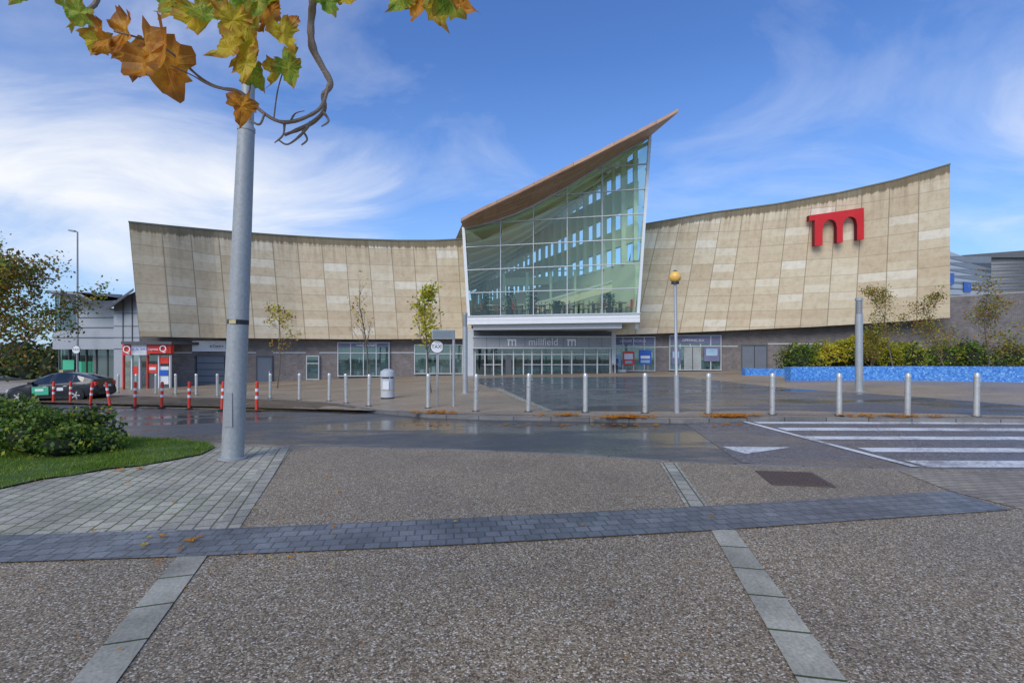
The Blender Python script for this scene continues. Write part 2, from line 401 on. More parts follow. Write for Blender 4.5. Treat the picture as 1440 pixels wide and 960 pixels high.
psheet('edge_line', [(1042, 592), (1050, 592), (1294, 655.5), (1281, 655.5)], .0125, WPAINT, cr)
mk = empty('road_markings')
for i, x in enumerate([180, 235, 290, 345, 400, 450]):
    psheet('bay_line_%d' % (i+1), [(x, 564.5), (x+5, 564.5), (x+30, 572.5), (x+24, 572.5)], .005, YPAINT, mk)
psheet('bay_line_edge', [(150, 571), (480, 577), (480, 578.2), (150, 572)], .0085, YPAINT, mk)
npx = [(-400, 612), (130, 612), (288, 623), (410, 628), (620, 632), (800, 639), (950, 649), (1100, 656), (1260, 659), (1440, 661.5), (1800, 666)]
nw = [surv(x, y, .012) for x, y in npx]
foot = sheet('footway', nw+[(16, -8), (-16, -8)], .012, RES)
kerb('footway_edge', nw[2:], .09, .017, -.01, KERB, foot)
psheet('cobbled_area', [(288, 626), (392, 629), (312, 745), (-150, 756), (-400, 770), (-400, 730), (0, 688), (100, 668), (200, 655), (285, 640), (302, 630)], .018, COB, foot, math.radians(107), (0, 0))
psheet('cobbles_crossing', [(1262, 661), (1440, 663), (1800, 668), (1800, 740), (1440, 716), (1340, 691)], .018, COBR, foot, math.radians(8), (0, 0))
a = surv(0, 752, .022); b_ = surv(1330, 690, .022)
psheet('sett_band', [(-400, 764), (0, 752), (300, 743), (650, 728), (960, 713), (1335, 690), (1422, 716), (1000, 745), (650, 765), (300, 780), (0, 790), (-400, 806)], .022, SETT, foot, math.atan2(b_[1]-a[1], b_[0]-a[0]), a)
def strip(name, l0, r0, l1, r1, mat):
    P = [surv(*q, .018) for q in (l0, r0, r1, l1)]
    ang = math.atan2(P[3][1]-P[0][1], P[3][0]-P[0][0])
    sheet(name, P, .0195, mat, foot, ang, (P[0][0]+random.random(), P[0][1]-2.5))
strip('slab_strip_1', (78, 985), (145, 985), (250, 781.5), (292, 780), SLAB)
strip('slab_strip_2', (302, 744.5), (336, 743), (386, 630), (411, 629), SLAB2)
strip('slab_strip_3', (1138, 985), (1212, 985), (1000, 744.5), (1032, 743), SLAB)
strip('slab_strip_4', (966, 714), (996, 712.5), (928, 650), (952, 651), SLAB2)
mh = MB()
M4 = [Vector((*surv(x, y, .02), 0)) for x, y in ((1062, 661.5), (1142, 664), (1176, 684), (1086, 681))]
IRON = m_plain('cast_iron', (.13, .088, .068), .6, .2, .3, 12., .3)
def quadp(u, v, z):
    p = M4[0]*(1-u)*(1-v)+M4[1]*u*(1-v)+M4[2]*u*v+M4[3]*(1-u)*v; return (p.x, p.y, G(p.x, p.y)+z)
mh.hexa([quadp(0, 0, .014), quadp(1, 0, .014), quadp(1, 1, .014), quadp(0, 1, .014)], [quadp(0, 0, .024), quadp(1, 0, .024), quadp(1, 1, .024), quadp(0, 1, .024)])
for i in range(14):
    for j in range(7):
        u0, v0 = .04+i*.066, .05+j*.13
        mh.hexa([quadp(u0, v0, .023), quadp(u0+.045, v0, .023), quadp(u0+.045, v0+.09, .023), quadp(u0, v0+.09, .023)], [quadp(u0, v0, .03), quadp(u0+.045, v0, .03), quadp(u0+.045, v0+.09, .03), quadp(u0, v0+.09, .03)])
mh.build('manhole_cover', [IRON])
gpx = [(-400, 745), (-200, 715), (0, 686), (60, 672), (100, 668), (150, 658), (200, 654), (282, 638), (303, 628), (292, 622), (240, 617), (130, 612), (-400, 612)]
gpoly = [surv(x, y, .03) for x, y in gpx]
grass = sheet('grass', gpoly, .032, GRASSB)
def inpoly(x, y, P):
    c = False; j = len(P)-1
    for i in range(len(P)):
        if (P[i][1] > y) != (P[j][1] > y) and x < (P[j][0]-P[i][0])*(y-P[i][1])/(P[j][1]-P[i][1])+P[i][0]: c = not c
        j = i
    return c
mb = MB()
for n in range(34000):
    x = random.uniform(-9.5, -3.6); y = random.uniform(5.2, 10.2)
    if not inpoly(x+random.gauss(0, .03), y+random.gauss(0, .03), gpoly): continue
    h = random.uniform(.025, .075)*(.75+.7*noise.noise((x*1.5, y*1.5, 0))); t = random.uniform(0, 6.28); w = .006
    z = G(x, y)+.03; dx, dy = math.cos(t)*w, math.sin(t)*w; lx, ly = random.uniform(-.03, .03), random.uniform(-.03, .03)
    mb.face([(x-dx, y-dy, z), (x+dx, y+dy, z), (x+lx, y+ly, z+h)])
mb.build('blades', [BLADE], grass)

# ------------------------------------------------------------------ shopping centre
SC = empty('shopping_centre', (0, 36, 0))
def B(mb, name, mats, **kw):
    o = mb.build(name, mats, None, **kw); o.parent = SC; o.matrix_parent_inverse = Matrix.Translation((0, -36, 0)); return o
Db = [(181, 30.8), (238, 32), (300, 34), (420, 36.5), (560, 38), (668, 38.3), (855, 37.6), (950, 37.5), (1040, 37), (1200, 34.6), (1336, 31.2)]
def DB(x): return lerp_tab(Db, x)
FLASH = m_plain('flashing', (.17, .16, .11), .6, .2, .3, 2.)
def stone_wall(name, tops, bots, xs0, xs1, xb0, xb1, n=44):
    mb = MB(); T = []; Bt = []
    for i in range(n+1):
        t = i/n
        xt = xs0+(xs1-xs0)*t; xb = xb0+(xb1-xb0)*t
        T.append(wp(xt, lerp_tab(tops, xt), DB(xt)-2.0)); Bt.append(wp(xb, lerp_tab(bots, xb), DB(xb)-.9))
    u = [0]
    for i in range(n): u.append(u[-1]+(Vector((Bt[i+1].x, Bt[i+1].y))-Vector((Bt[i].x, Bt[i].y))).length)
    K = 6
    bk = Vector((0, .9, 0))
    for i in range(n):
        for k in range(K):
            a0, a1 = k/K, (k+1)/K
            P = lambda j, a: Bt[j].lerp(T[j], a)
            q = [P(i, a0), P(i+1, a0), P(i+1, a1), P(i, a1)]
            uu = [u[i], u[i+1], u[i+1], u[i]]
            tp = [(T[i]-q[0]).length, (T[i+1]-q[1]).length, (T[i+1]-q[2]).length, (T[i]-q[3]).length]
            mb.face(q, 0, [(uu[j], q[j].z+20.) for j in range(4)], [(uu[j], tp[j]) for j in range(4)])
        mb.face([T[i], T[i+1], T[i+1]+bk, T[i]+bk], 1)
        mb.face([Bt[i+1], Bt[i], Bt[i]+bk*1.4, Bt[i+1]+bk*1.4], 2)
        mb.face([Bt[i+1]+bk*1.4, Bt[i]+bk*1.4, T[i]+bk, T[i+1]+bk], 1)
        f = Vector((0, -.04, 0)); z = Vector((0, 0, .09))
        mb.hexa([T[i]+f, T[i+1]+f, T[i+1]+f+z, T[i]+f+z], [T[i]+bk, T[i+1]+bk, T[i+1]+bk+z, T[i]+bk+z], 3)
    mb.face([Bt[0], T[0], T[0]+bk, Bt[0]+bk*1.4], 1); mb.face([T[n], Bt[n], Bt[n]+bk*1.4, T[n]+bk], 1)
    return B(mb, name, [STONE, CONC, DGREY, FLASH])
topL = [(181, 313), (215, 316.5), (250, 320), (330, 327), (400, 332), (480, 336.5), (560, 339), (610, 339), (660, 336.5)]
botL = [(196, 473), (300, 475), (400, 476), (500, 477), (660, 476)]
topR = [(895, 318), (912, 315), (1000, 300), (1090, 288), (1180, 272), (1260, 254), (1336, 232)]
botR = [(862, 471), (950, 468), (1040, 464), (1150, 459), (1250, 453), (1336, 446.5)]
stone_wall('stone_wall_west', topL, botL, 181, 655, 196, 664)
stone_wall('stone_wall_east', topR, botR, 900, 1336, 862, 1336)
def brick(name, x0, x1, n=16):
    mb = MB(); u = 0; pv = None
    for i in range(n+1):
        x = x0+(x1-x0)*i/n; d = DB(x); X = (x-CX)/F*d
        z1 = EYE+(HY-lerp_tab(botL if x < 700 else botR, x))/F*(d-.9)+.25
        cur = (X, d, z1)
        if pv:
            l = math.hypot(X-pv[0], d-pv[1])
            mb.face([(pv[0], pv[1], -2), (X, d, -2), (X, d, z1), (pv[0], pv[1], pv[2])], 0, [(u, -2), (u+l, -2), (u+l, z1), (u, pv[2])])
            u += l
        pv = cur
    B(mb, name, [BRICK])
brick('brick_wall_west', 196, 668); brick('brick_wall_east', 850, 1336)
def fbox(mb, x0, x1, y0, y1, off, th, mat):
    d0, d1 = DB(x0)-off, DB(x1)-off
    A = [wp(x0, y1, d0), wp(x1, y1, d1), wp(x1, y0, d1), wp(x0, y0, d0)]
    t = Vector((0, th, 0)); mb.hexa(A, [p+t for p in A], mat)
def fypx(x, off=0.0, z=.08):
    d = DB(x)-off; X = (x-CX)/F*d; return HY+(EYE-G(X, d)-z)*F/d
WIN = [WHITE, DGREY, GLASSD, m_plain('shop_interior', (.36, .38, .36), .7, 0, .4, 1.2), RED, BLUEP, DOORM, LGREY, GREENP, m_plain('purple_grey', (.17, .17, .27), .5, 0, .15, 1.), m_plain('display_stock', (.42, .35, .25), .7, 0, .6, 4.), DARKM, m_plain('pale_blue_banner', (.35, .5, .62), .5, 0, .3, 1.5)]
fm = MB()
def shopwin(x0, x1, y0, y1, nv, head=0, stock=True):
    fbox(fm, x0, x1, y0, y1, .05, .04, 3)
    fbox(fm, x0, x1, y0, y1, .16, .01, 2)
    rnd = random.Random(int(x0))
    if stock:
        for row, (hh0, hh1) in enumerate(((.1, .35), (.4, .62))):
            x = x0+1
            while x < x1-3:
                w = rnd.uniform(2, 6); h = rnd.uniform(hh0, hh1); bs = y1-1-(y1-y0)*(.0 if row == 0 else .38)
                fbox(fm, x, min(x+w, x1-1), y1-(y1-y0)*h, bs, .085+.01*row, .03, rnd.choice([10, 0, 1, 12, 0, 10, 7, 4, 1, 3])); x += w+rnd.uniform(.5, 5)
    for i in range(nv+1):
        x = x0+(x1-x0)*i/nv; fbox(fm, x-.6, x+.6, y0, y1, .2, .2, 7)
    for y in (y0, y0+(y1-y0)*.3, y1-1.5): fbox(fm, x0-.7, x1+.7, y, y+1.2, .205, .2, 7)
    if head: fbox(fm, x0, x1, y0+1, y0+head, .19, .05, 9)
fbox(fm, 270, 317, 479, 494, .1, .1, 0)
fbox(fm, 276, 316, 501, fypx(296), .06, .06, 6)
for x in (276, 286, 296, 306, 316): fbox(fm, x-.5, x+.5, 500, fypx(x), .09, .1, 11)
fbox(fm, 274, 318, 499, 501, .1, .1, 1)
for y in (510, 519, 528, 537): fbox(fm, 277, 315, y, y+.8, .075, .02, 11)
x0, x1 = 361, 382
fbox(fm, x0, x1, 502, fypx(x0), .06, .06, 6); fbox(fm, x0-1.2, x0, 500.5, fypx(x0), .1, .1, 1); fbox(fm, x1, x1+1.2, 500.5, fypx(x1), .1, .1, 1); fbox(fm, x0-1.2, x1+1.2, 499.5, 502, .105, .1, 1)
fbox(fm, x1-4, x1-2.5, 522, 526, .12, .06, 7)
shopwin(431, 448, 500, 534, 1, 0, False)
shopwin(475, 547, 481, fypx(510)-2, 4, 7)
shopwin(583, 650, 484, fypx(610)-2, 4, 0)
for a0, a1 in ((242, 270), (318, 360), (384, 430), (449, 474), (548, 582)): fbox(fm, a0, a1, 495, 496.4, .02, .06, 7)
shopwin(861, 921, 473, fypx(890)-1, 4, 12)
fbox(fm, 876, 892, 494, 513, .22, .02, 4); fbox(fm, 878, 890, 497, 505, .235, .02, 0); fbox(fm, 879, 889, 507, 511, .235, .02, 12)
fbox(fm, 899, 916, 492, 512, .22, .02, 5); fbox(fm, 901, 914, 500, 504, .235, .02, 0); fbox(fm, 901, 914, 506, 510, .235, .02, 12)
fbox(fm, 864, 873, 498, 515, .22, .02, 12)
shopwin(942, 1014, 471, fypx(978)-1, 5, 12)
fbox(fm, 944, 957, 490, 512, .22, .02, 9); fbox(fm, 946, 955, 494, 503, .235, .02, 12); fbox(fm, 990, 1012, 487, 508, .22, .02, 9); fbox(fm, 993, 1009, 490, 500, .235, .02, 12); fbox(fm, 962, 986, 488, fypx(978)-2, .225, .02, 3)
fbox(fm, 973.5, 974.5, 488, fypx(978)-2, .25, .03, 1)
fbox(fm, 1044, 1078, 486, fypx(1060), .06, .06, 6); fbox(fm, 1060.6, 1061.4, 486, fypx(1060), .08, .05, 11)
fbox(fm, 1042.5, 1044, 484, fypx(1043), .1, .1, 1); fbox(fm, 1078, 1079.5, 484, fypx(1079), .1, .1, 1); fbox(fm, 1042.5, 1079.5, 484, 486, .105, .1, 1)
fbox(fm, 1015, 1042, 486, 487.5, .02, .06, 7); fbox(fm, 1080, 1200, 482.5, 484, .02, .06, 7); fbox(fm, 922, 941, 487, 488.5, .02, .06, 7)
fbox(fm, 858, 880, 519.5, fypx(868), .75, .55, 7)
B(fm, 'shopfronts', WIN)
mb = MB()
mb.box((-14.5, 54, 3), (18, 28, 9), 0); mb.box((17, 54, 3.4), (14, 28, 9.5), 0)
B(mb, 'rear_halls', [LGREY])

# --- atrium
def rayplane(x, y, A, Bp):
    dx = (x-CX)/F; ex, ey = Bp[0]-A[0], Bp[1]-A[1]
    det = dx*(-ey)+ex; t = (A[0]*(-ey)+ex*A[1])/det
    return Vector((t*dx, t, EYE+(HY-y)/F*t))
dA, dB_ = 34.6, 32.0
A2 = ((657-CX)/F*dA, dA); B2 = ((900-CX)/F*dB_, dB_)
e2 = Vector((B2[0]-A2[0], B2[1]-A2[1], 0)); LEN = e2.length; e2.normalize(); nrm2 = Vector((e2.y, -e2.x, 0))
def sz(x, y):
    p = rayplane(x, y, A2, B2); return ((p-Vector((A2[0], A2[1], 0))).dot(e2), p.z)
def PL(s, z, out=0.): return Vector((A2[0], A2[1], 0))+e2*s+Vector((0, 0, z))+nrm2*out
topc = [sz(*q) for q in ((652, 320), (672, 316.5), (700, 309), (725, 300), (750, 289), (775, 275), (800, 261), (825, 245), (850, 229), (880, 211), (914, 192))]
bl = sz(659.5, 444); brr = sz(897, 437)
zbot = bl[1]
def topz(s): return lerp_tab(topc, s)
gl = MB()
gl.face([PL(bl[0], zbot), PL(brr[0], zbot)]+[PL(s, z) for s, z in reversed(topc)], 0)
B(gl, 'atrium_glazing', [GLASS])
fr = MB()
sL0, sR0, sL1, sR1 = bl[0], brr[0], topc[0][0], topc[-1][0]
zT = topc[-1][1]
def left_s(z): return sL0+(sL1-sL0)*clamp((z-zbot)/(topc[0][1]-zbot))
def right_s(z): return sR0+(sR1-sR0)*clamp((z-zbot)/(zT-zbot))
W = sR0-sL0; NV = 5
for i in range(1, NV):
    s = sL0+W*i/NV; fr.bar(PL(s, zbot, .03), PL(s, topz(s), .03), .06, 0, .14)
fr.bar(PL(sL0, zbot-.1, .04), PL(sL1, topc[0][1], .04), .2, 1, .2)
fr.bar(PL(sR0, zbot-.1, .04), PL(sR1, zT, .04), .17, 1, .2)
rows = 7; rh = (zT-zbot)/rows*.985
for k in range(1, rows):
    z = zbot+rh*k
    sa = left_s(z)
    if z > topc[0][1]:
        s_ = sa
        while topz(s_) < z and s_ < sR1: s_ += .02
        sa = s_
    fr.bar(PL(sa, z, .03), PL(right_s(z), z, .03), .055, 0, .13)
for (sa, za), (sb, zb) in zip(topc, topc[1:]):
    fr.bar(PL(sa, za-.05, .03), PL(sb, zb-.05, .03), .1, 0, .16)
back = Vector((0, 3.2, 0))
B(fr, 'atrium_mullions', [LGREY, WHITE])
sd = MB()
sd.face([PL(sR0, zbot), PL(sR0, zbot)+back, PL(sR1, zT)+back, PL(sR1, zT)], 0)
sd.face([PL(sL0, zbot)+back, PL(sL0, zbot), PL(sL1, topc[0][1]), PL(sL1, topc[0][1])+back], 0)
B(sd, 'atrium_side_glazing', [GLASS])
sl = MB()
def slab(s0, s1, z0, z1, out, depth, mat):
    Af = [PL(s0, z0, out), PL(s1, z0, out), PL(s1, z1, out), PL(s0, z1, out)]
    t = -nrm2*(depth+out); sl.hexa(Af, [p+t for p in Af], mat)
slab(sL0-.05, sR0+.12, zbot-.62, zbot-.02, .35, 3.9, 1)
slab(sL0+.0, sR0+.16, zbot-.10, zbot-.018, .42, 3.9, 0)
slab(sL0-.04, sR0+.11, zbot-.36, zbot-.34, .36, .2, 0)
slab(sL0+.25, sR0-1.0, zbot-.98, zbot-.625, -.1, 3.4, 0)
B(sl, 'atrium_base_slab', [LGREY, WHITE])
ot = [(648, 308, 2.6), (672, 295, 2.6), (700, 282, 2.6), (730, 268, 2.7), (762, 252, 2.8), (800, 233, 2.9), (830, 218.5, 3.0), (862, 202, 3.0), (892, 187, 3.0), (925, 170, 3.0), (954, 154, 3.0)]
inn = [PL(s, z) for s, z in topc]
outer = []
for (x, y, ov) in ot:
    Ao = (A2[0]+nrm2.x*ov, A2[1]+nrm2.y*ov); Bo = (B2[0]+nrm2.x*ov, B2[1]+nrm2.y*ov)
    outer.append(rayplane(x, y+4, Ao, Bo))
rf = MB(); n = len(inn); u = 0
up = Vector((0, 0, .22))
RB = Vector((-7.5, 30, -2.5))
for i in range(n-1):
    l = (outer[i+1]-outer[i]).length
    w0, w1 = (outer[i]-inn[i]).length, (outer[i+1]-inn[i+1]).length
    rf.face([inn[i], inn[i+1], outer[i+1], outer[i]], 0, [(u, 0), (u+l, 0), (u+l, w1), (u, w0)])
    rf.face([outer[i], outer[i+1], outer[i+1]+up, outer[i]+up], 0, [(u, 5.02), (u+l, 5.02), (u+l, 5.2), (u, 5.2)])
    tb = [inn[i]+Vector((0, 0, .5)), inn[i+1]+Vector((0, 0, .5))]
    rf.face([outer[i]+up, outer[i+1]+up, tb[1], tb[0]], 1)
    u += l
rf.face([inn[-1], inn[-1]+Vector((0, 0, .5)), outer[-1]+up, outer[-1]], 0, [(0, 0), (0, .2), (3, .2), (3, 0)])
rf.face([inn[0], outer[0], outer[0]+up, inn[0]+Vector((0, 0, .5))], 0, [(0, 0), (3, 0), (3, .2), (0, .2)])
for i in range(n-1):
    a, b = inn[i], inn[i+1]; z5 = Vector((0, 0, .5))
    rf.face([b, a, a+RB, b+RB], 2)
    rf.face([a+z5, b+z5, b+RB+z5, a+RB+z5], 1)
B(rf, 'timber_roof', [WOOD, MGREY, m_plain('ceiling_boards', (.92, .76, .48), .6, 0, .12, .6)])
it = MB()
I0 = PL(sR1-.9, 0, -.8); I1 = I0+Vector((-12.5, 30, 0))
def iw(t, z): return Vector((I0.x+(I1.x-I0.x)*t, I0.y+(I1.y-I0.y)*t, z))
def istrip(z0, z1, mat=0, t0=0., t1=1.):
    a, b, c, d = iw(t0, z0), iw(t1, z0), iw(t1, z1), iw(t0, z1); tt = Vector((.25, .12, 0)); it.hexa([a, b, c, d], [a+tt, b+tt, c+tt, d+tt], mat)
zI = zbot
istrip(zI-1, zI+3.6); istrip(zI+4.8, zI+6.0); istrip(zI+7.2, zI+8.8); istrip(zI+9.9, zI+10.3, 1); istrip(zI+11.6, zI+11.85, 1)
for i in range(27):
    t = i/26
    a = iw(t, 0); it.bar((a.x, a.y, zI+3.5), (a.x, a.y, zI+11.8), .42 if i % 2 else .26, 0, .3)
for i in range(0, 10):
    t = i/9.; o = RB*t
    for j in range(n-1): it.bar(inn[j]+o+Vector((0, .4, -.25)), inn[j+1]+o+Vector((0, .4, -.25)), .16, 0, .3)
bw0 = PL(sL0+.3, 0, -1.)+Vector((-7.5, 30, 0))
it.hexa([Vector((bw0.x-3, bw0.y, zI-1)), iw(1, zI-1), iw(1, zI+5.2), Vector((bw0.x-3, bw0.y, zI+5.2))], [Vector((bw0.x-3, bw0.y+.3, zI-1)), iw(1, zI-1)+Vector((0, .3, 0)), iw(1, zI+5.2)+Vector((0, .3, 0)), Vector((bw0.x-3, bw0.y+.3, zI+5.2))], 2)
fl = [PL(sL0+.1, zI-.1, -.1), PL(sR0-.1, zI-.1, -.1), iw(0.02, zI-.1), iw(1, zI-.1), Vector((bw0.x, bw0.y, zI-.1)), PL(sL0, zI-.1, -3)]
it.hexa(fl, [p+Vector((0, 0, -.3)) for p in fl], 3)
def ramp_beam(s0, z0, s1, z1, h, out, mat, th=.3):
    it.hexa([PL(s0, z0, out), PL(s1, z1, out), PL(s1, z1+h, out), PL(s0, z0+h, out)], [PL(s0, z0, out-th), PL(s1, z1, out-th), PL(s1, z1+h, out-th), PL(s0, z0+h, out-th)], mat)
ramp_beam(4.2, zI+.3, sR0-.3, zI+2.2, .5, -3, 4); ramp_beam(4.2, zI+.95, sR0-.3, zI+2.85, .1, -3, 1, .1)
ramp_beam(2.5, zI+.9, sR0-.2, zI+3.1, .35, -6.5, 4)
ramp_beam(.3, zI+3.4, 7.5, zI+3.4, .7, -10, 0, .5); ramp_beam(.3, zI+4.5, 7.5, zI+4.5, .08, -9.9, 1, .1)
for k in range(6): it.tube([PL(1.2+k*1.9, zI-.1, -5.8), PL(1.2+k*1.9, zI+3.8, -5.8)], .12, 10, 0)
B(it, 'atrium_interior', [m_plain('interior_wall', (.86, .88, .70), .6, 0, .05, 1.), WHITE, m_plain('rear_wall', (.74, .66, .46), .7, 0, .3, .6), CONC, m_plain('balustrade', (.95, .82, .55), .4, 0, .1, 1.)])
fu = MB(); rnd = random.Random(3)
for k in range(19):
    s = .9+k*.56+rnd.uniform(-.15, .15); o = -rnd.uniform(.7, 2.2); c = PL(s, zI, o)
    fu.tube([c, c+Vector((0, 0, .72))], .04, 6, 1); fu.tube([c+Vector((0, 0, .72)), c+Vector((0, 0, .77))], .38, 12, rnd.choice([0, 3]))
    for sg in (-1, 1):
        q = c+Vector((sg*.5, 0, 0)); mm = rnd.choice([1, 2, 4]); fu.box(q+Vector((0, 0, .45)), (.38, .38, .05), mm); fu.box(q+Vector((sg*.18, 0, .72)), (.05, .38, .5), mm)
        for a_ in (-1, 1):
            for b2 in (-1, 1): fu.bar(q+Vector((a_*.16, b2*.16, 0)), q+Vector((a_*.16, b2*.16, .45)), .03, 1)
B(fu, 'food_court_furniture', [WHITE, DARKM, RED, WIN[10], YPAINT])
PLG = m_leaf('indoor_plant', [(.01, .04, .012), (.02, .07, .02), (.04, .10, .03)], 6., 0)
pm = MB()
for s, h in ((1.15, 1.3), (2.9, 1.4), (4.5, 1.3), (6.2, .5), (9.7, .9)):
    c = PL(s, zI, -.6); pm.tube([c, c+Vector((0, 0, .45))], [.22, .28], 10, 1)
    for k in range(260):
        a = rnd.uniform(0, 6.28); r = rnd.uniform(0, .42); z = .4+rnd.random()*h
        p = c+Vector((math.cos(a)*r, math.sin(a)*r*.7, z)); q = Vector([rnd.uniform(-.16, .16) for _ in range(3)]); w = Vector([rnd.uniform(-.07, .07) for _ in range(3)])
        pm.face([p, p+q*.5+w, p+q, p+q*.5-w], 0)
B(pm, 'food_court_plants', [PLG, DARKM])
D_E = 36.0
en = MB()
def ebox(x0, x1, y0, y1, off, th, mat, d=D_E):
    dd = d-off; Af = [wp(x0, y1, dd), wp(x1, y1, dd), wp(x1, y0, dd), wp(x0, y0, dd)]; t = Vector((0, th, 0)); en.hexa(Af, [p+t for p in Af], mat)
GB = 529.0
ebox(666, 860, 474, 488.5, .5, .5, 0)
ebox(666, 860, 466, 474, .2, .2, 1)
ebox(664, 862, 472.5, 474, .6, .6, 2)
ebox(664, 862, 488.5, 490, .6, .6, 2)
for x in range(684, 860, 18): ebox(x, x+.5, 474, 488.5, .505, .02, 1)
ebox(668, 858, 490, GB, .1, .02, 3)
edges = [668, 682, 694, 706, 722, 736, 748, 762, 776, 790, 804, 822, 840, 858]
for x in edges: ebox(x-.8, x+.8, 490, GB, .2, .2, 2)
ebox(668, 858, 497.5, 498.8, .19, .15, 2); ebox(668, 858, GB-1.6, GB, .19, .15, 2)
ebox(680, 705, 512, 513, .18, .05, 2); ebox(737, 857, 512, 513, .18, .05, 2)
ebox(664, 862, 486, 536, -7.5, .2, 4); ebox(660, 666, 474, 532, -.1, 7, 5); ebox(860, 866, 474, 532, -.1, 7, 5)
en.face([Vector((-3, 36, .09)), Vector((7.4, 36, .09)), Vector((7.4, 44, .09)), Vector((-3, 44, .09))], 5)
en.face([Vector((-3, 36.2, 2.35)), Vector((7.4, 36.2, 2.35)), Vector((7.4, 44, 2.35)), Vector((-3, 44, 2.35))], 6)
for x in (690, 742, 800, 846): ebox(x, x+5, 492, 531, -3.5, .3, 6)
ebox(711, 719, 498, 530, .12, .1, 1); ebox(765, 790, 500, 529, -5, .3, 7); ebox(815, 835, 503, 529, -4.5, .3, 8); ebox(726, 733, 502, 530, -2, .1, 8); ebox(750, 756, 500, 530, -4, .1, 1)
ebox(652, 666, 462, 532, .1, 2.4, 9); ebox(860, 866, 462, 531, .1, 1.8, 9)
B(en, 'entrance', [MGREY, DGREY, LGREY, GLASSD, WIN[3], m_plain('mall_floor', (.5, .48, .44), .25, 0, .1, 2.), WHITE, GREENP, WIN[10], LGREY])
tp = wp(764, 481, D_E-.55)
def ctext(*a, **k):
    o = text(*a, None, **k); o.parent = SC; o.matrix_parent_inverse = Matrix.Translation((0, -36, 0)); return o
ctext('sign_text', 'millfield', .72, tp, 0, WHITE, ext=.02, sx=.95)
def logo(name, mapf, mats, thick, tdir):
    """slab-serif m with two arches; mapf(u,v)->Vector, u,v in 0..1"""
    mb = MB()
    def cell(u0, u1, l0, l1, h=1.):
        A = [mapf(u0, l0), mapf(u1, l1), mapf(u1, h), mapf(u0, h)]
        Bk = [p+tdir*thick for p in A]
        mb.face(A, 0); mb.face(list(reversed(Bk)), 0)
        for i in range(4):
            j = (i+1) % 4
            mb.face([A[j], A[i], Bk[i], Bk[j]], 1 if i in (0, 1, 3) else 0)  # second material on underside and sides; the red logo's is painted shade
    arches = ((.375, .26), (.745, .26)); ay, ah = .50, .28
    cell(0, .10, .82, .82); cell(.10, .245, 0, 0)
    for k, (cx, aw) in enumerate(arches):
        M = 14
        for i in range(M):
            ua = cx-aw/2+aw*i/M; ub = cx-aw/2+aw*(i+1)/M
            f = lambda u: ay+math.sqrt(max(0, 1-((u-cx)/(aw/2))**2))*ah
            cell(ua, ub, f(ua), f(ub))
    cell(.505, .615, 0, 0); cell(.875, 1., 0, 0)
    return B(mb, name, mats)
for x0 in (713, 797):
    logo('small_logo', lambda u, v, x0=x0: wp(x0+13*u, 486.2-9.5*v, D_E-.56), [WHITE, WHITE], .05, Vector((0, 1, 0)))
def wall_pt(x, y, off):
    yt = lerp_tab(topR, x); yb = lerp_tab(botR, x); t = (yb-y)/(yb-yt); d = (DB(x)-.9)*(1-t)+(DB(x)-2.0)*t
    return wp(x, y, d-off)
def bigmap(u, v):
    x = 1138+77*u; yt = 303-11*u; ybm = 347-10.5*u
    return wall_pt(x, ybm+(yt-ybm)*v, .42)
logo('red_logo', bigmap, [REDM, REDD], .26, Vector((-.12, 1, 0)).normalized())

# ------------------------------------------------------------------ neighbouring buildings
RB1 = empty('retail_building', (-30, 38, 0))
def BP(mb, name, mats, par, **kw):
    o = mb.build(name, mats, None, **kw); o.parent = par; o.matrix_parent_inverse = Matrix.Translation(-par.location); return o
def pbox(mb, x0, x1, ytl, ytr, yb, d0, d1, th, mat):
    A = [wp(x0, yb, d0), wp(x1, yb, d1), wp(x1, ytr, d1), wp(x0, ytl, d0)]
    if yb > 530: A[0].z = A[1].z = -2
    t = Vector((0, th, 0)); mb.hexa(A, [p+t for p in A], mat)
PGREY = m_plain('grey_panels', (.40, .41, .42), .4, .15, .08, .8)
mb = MB()
RM = [PGREY, MGREY, DGREY, GLASSD, GREENP, WHITE, RED, WIN[3], WIN[10], DARKM]
pbox(mb, 160, 199, 424, 406, 560, 34, 33, 8, 0)
for y in (440, 458, 474, 490): pbox(mb, 160, 199, y, y, y+1, 33.96, 32.96, .02, 2)
for x in (172, 185): pbox(mb, x, x+.6, 420, 414, 530, 33.95-.013*(x-160)*2, 33.9-.026*(x-160), .02, 2)
mb.hexa([wp(148, 433, 33), wp(188, 405, 31.5), wp(188, 409, 31.5), wp(150, 437, 33)], [wp(148, 433, 42), wp(188, 405, 42), wp(188, 409, 42), wp(150, 437, 42)], 2)
pbox(mb, 106, 166, 428, 434, 560, 45, 43, 12, 0)
for y in (446, 460, 470): pbox(mb, 106, 166, y, y, y+1, 44.9, 42.9, .02, 2)
pbox(mb, 78, 107, 415, 428, 466, 47, 44.9, .1, 3); pbox(mb, 79, 107, 415, 428, 466, 49, 47, .2, 7)
for x in (78, 85, 92, 99, 106): pbox(mb, x-.6, x+.6, 415+(x-78)*.4, 415+(x-78)*.4, 466, 47-.07*(x-78)-.05, 46.9-.07*(x-78), .1, 2)
for y in (432, 449): pbox(mb, 78, 107, y, y, y+1.2, 46.9, 44.8, .1, 2)
mb.hexa([wp(70, 408, 46), wp(110, 411, 43), wp(176, 420, 43), wp(150, 433, 43)], [wp(70, 411, 46), wp(110, 414, 43), wp(176, 423, 43), wp(150, 436, 43)], 1)
mb.hexa([wp(66, 408, 46.5), wp(172, 414, 44), wp(150, 434, 41.5), wp(104, 424, 42)], [wp(66, 410.5, 46.5), wp(172, 416.5, 44), wp(150, 436.5, 41.5), wp(104, 427, 42)], 2)
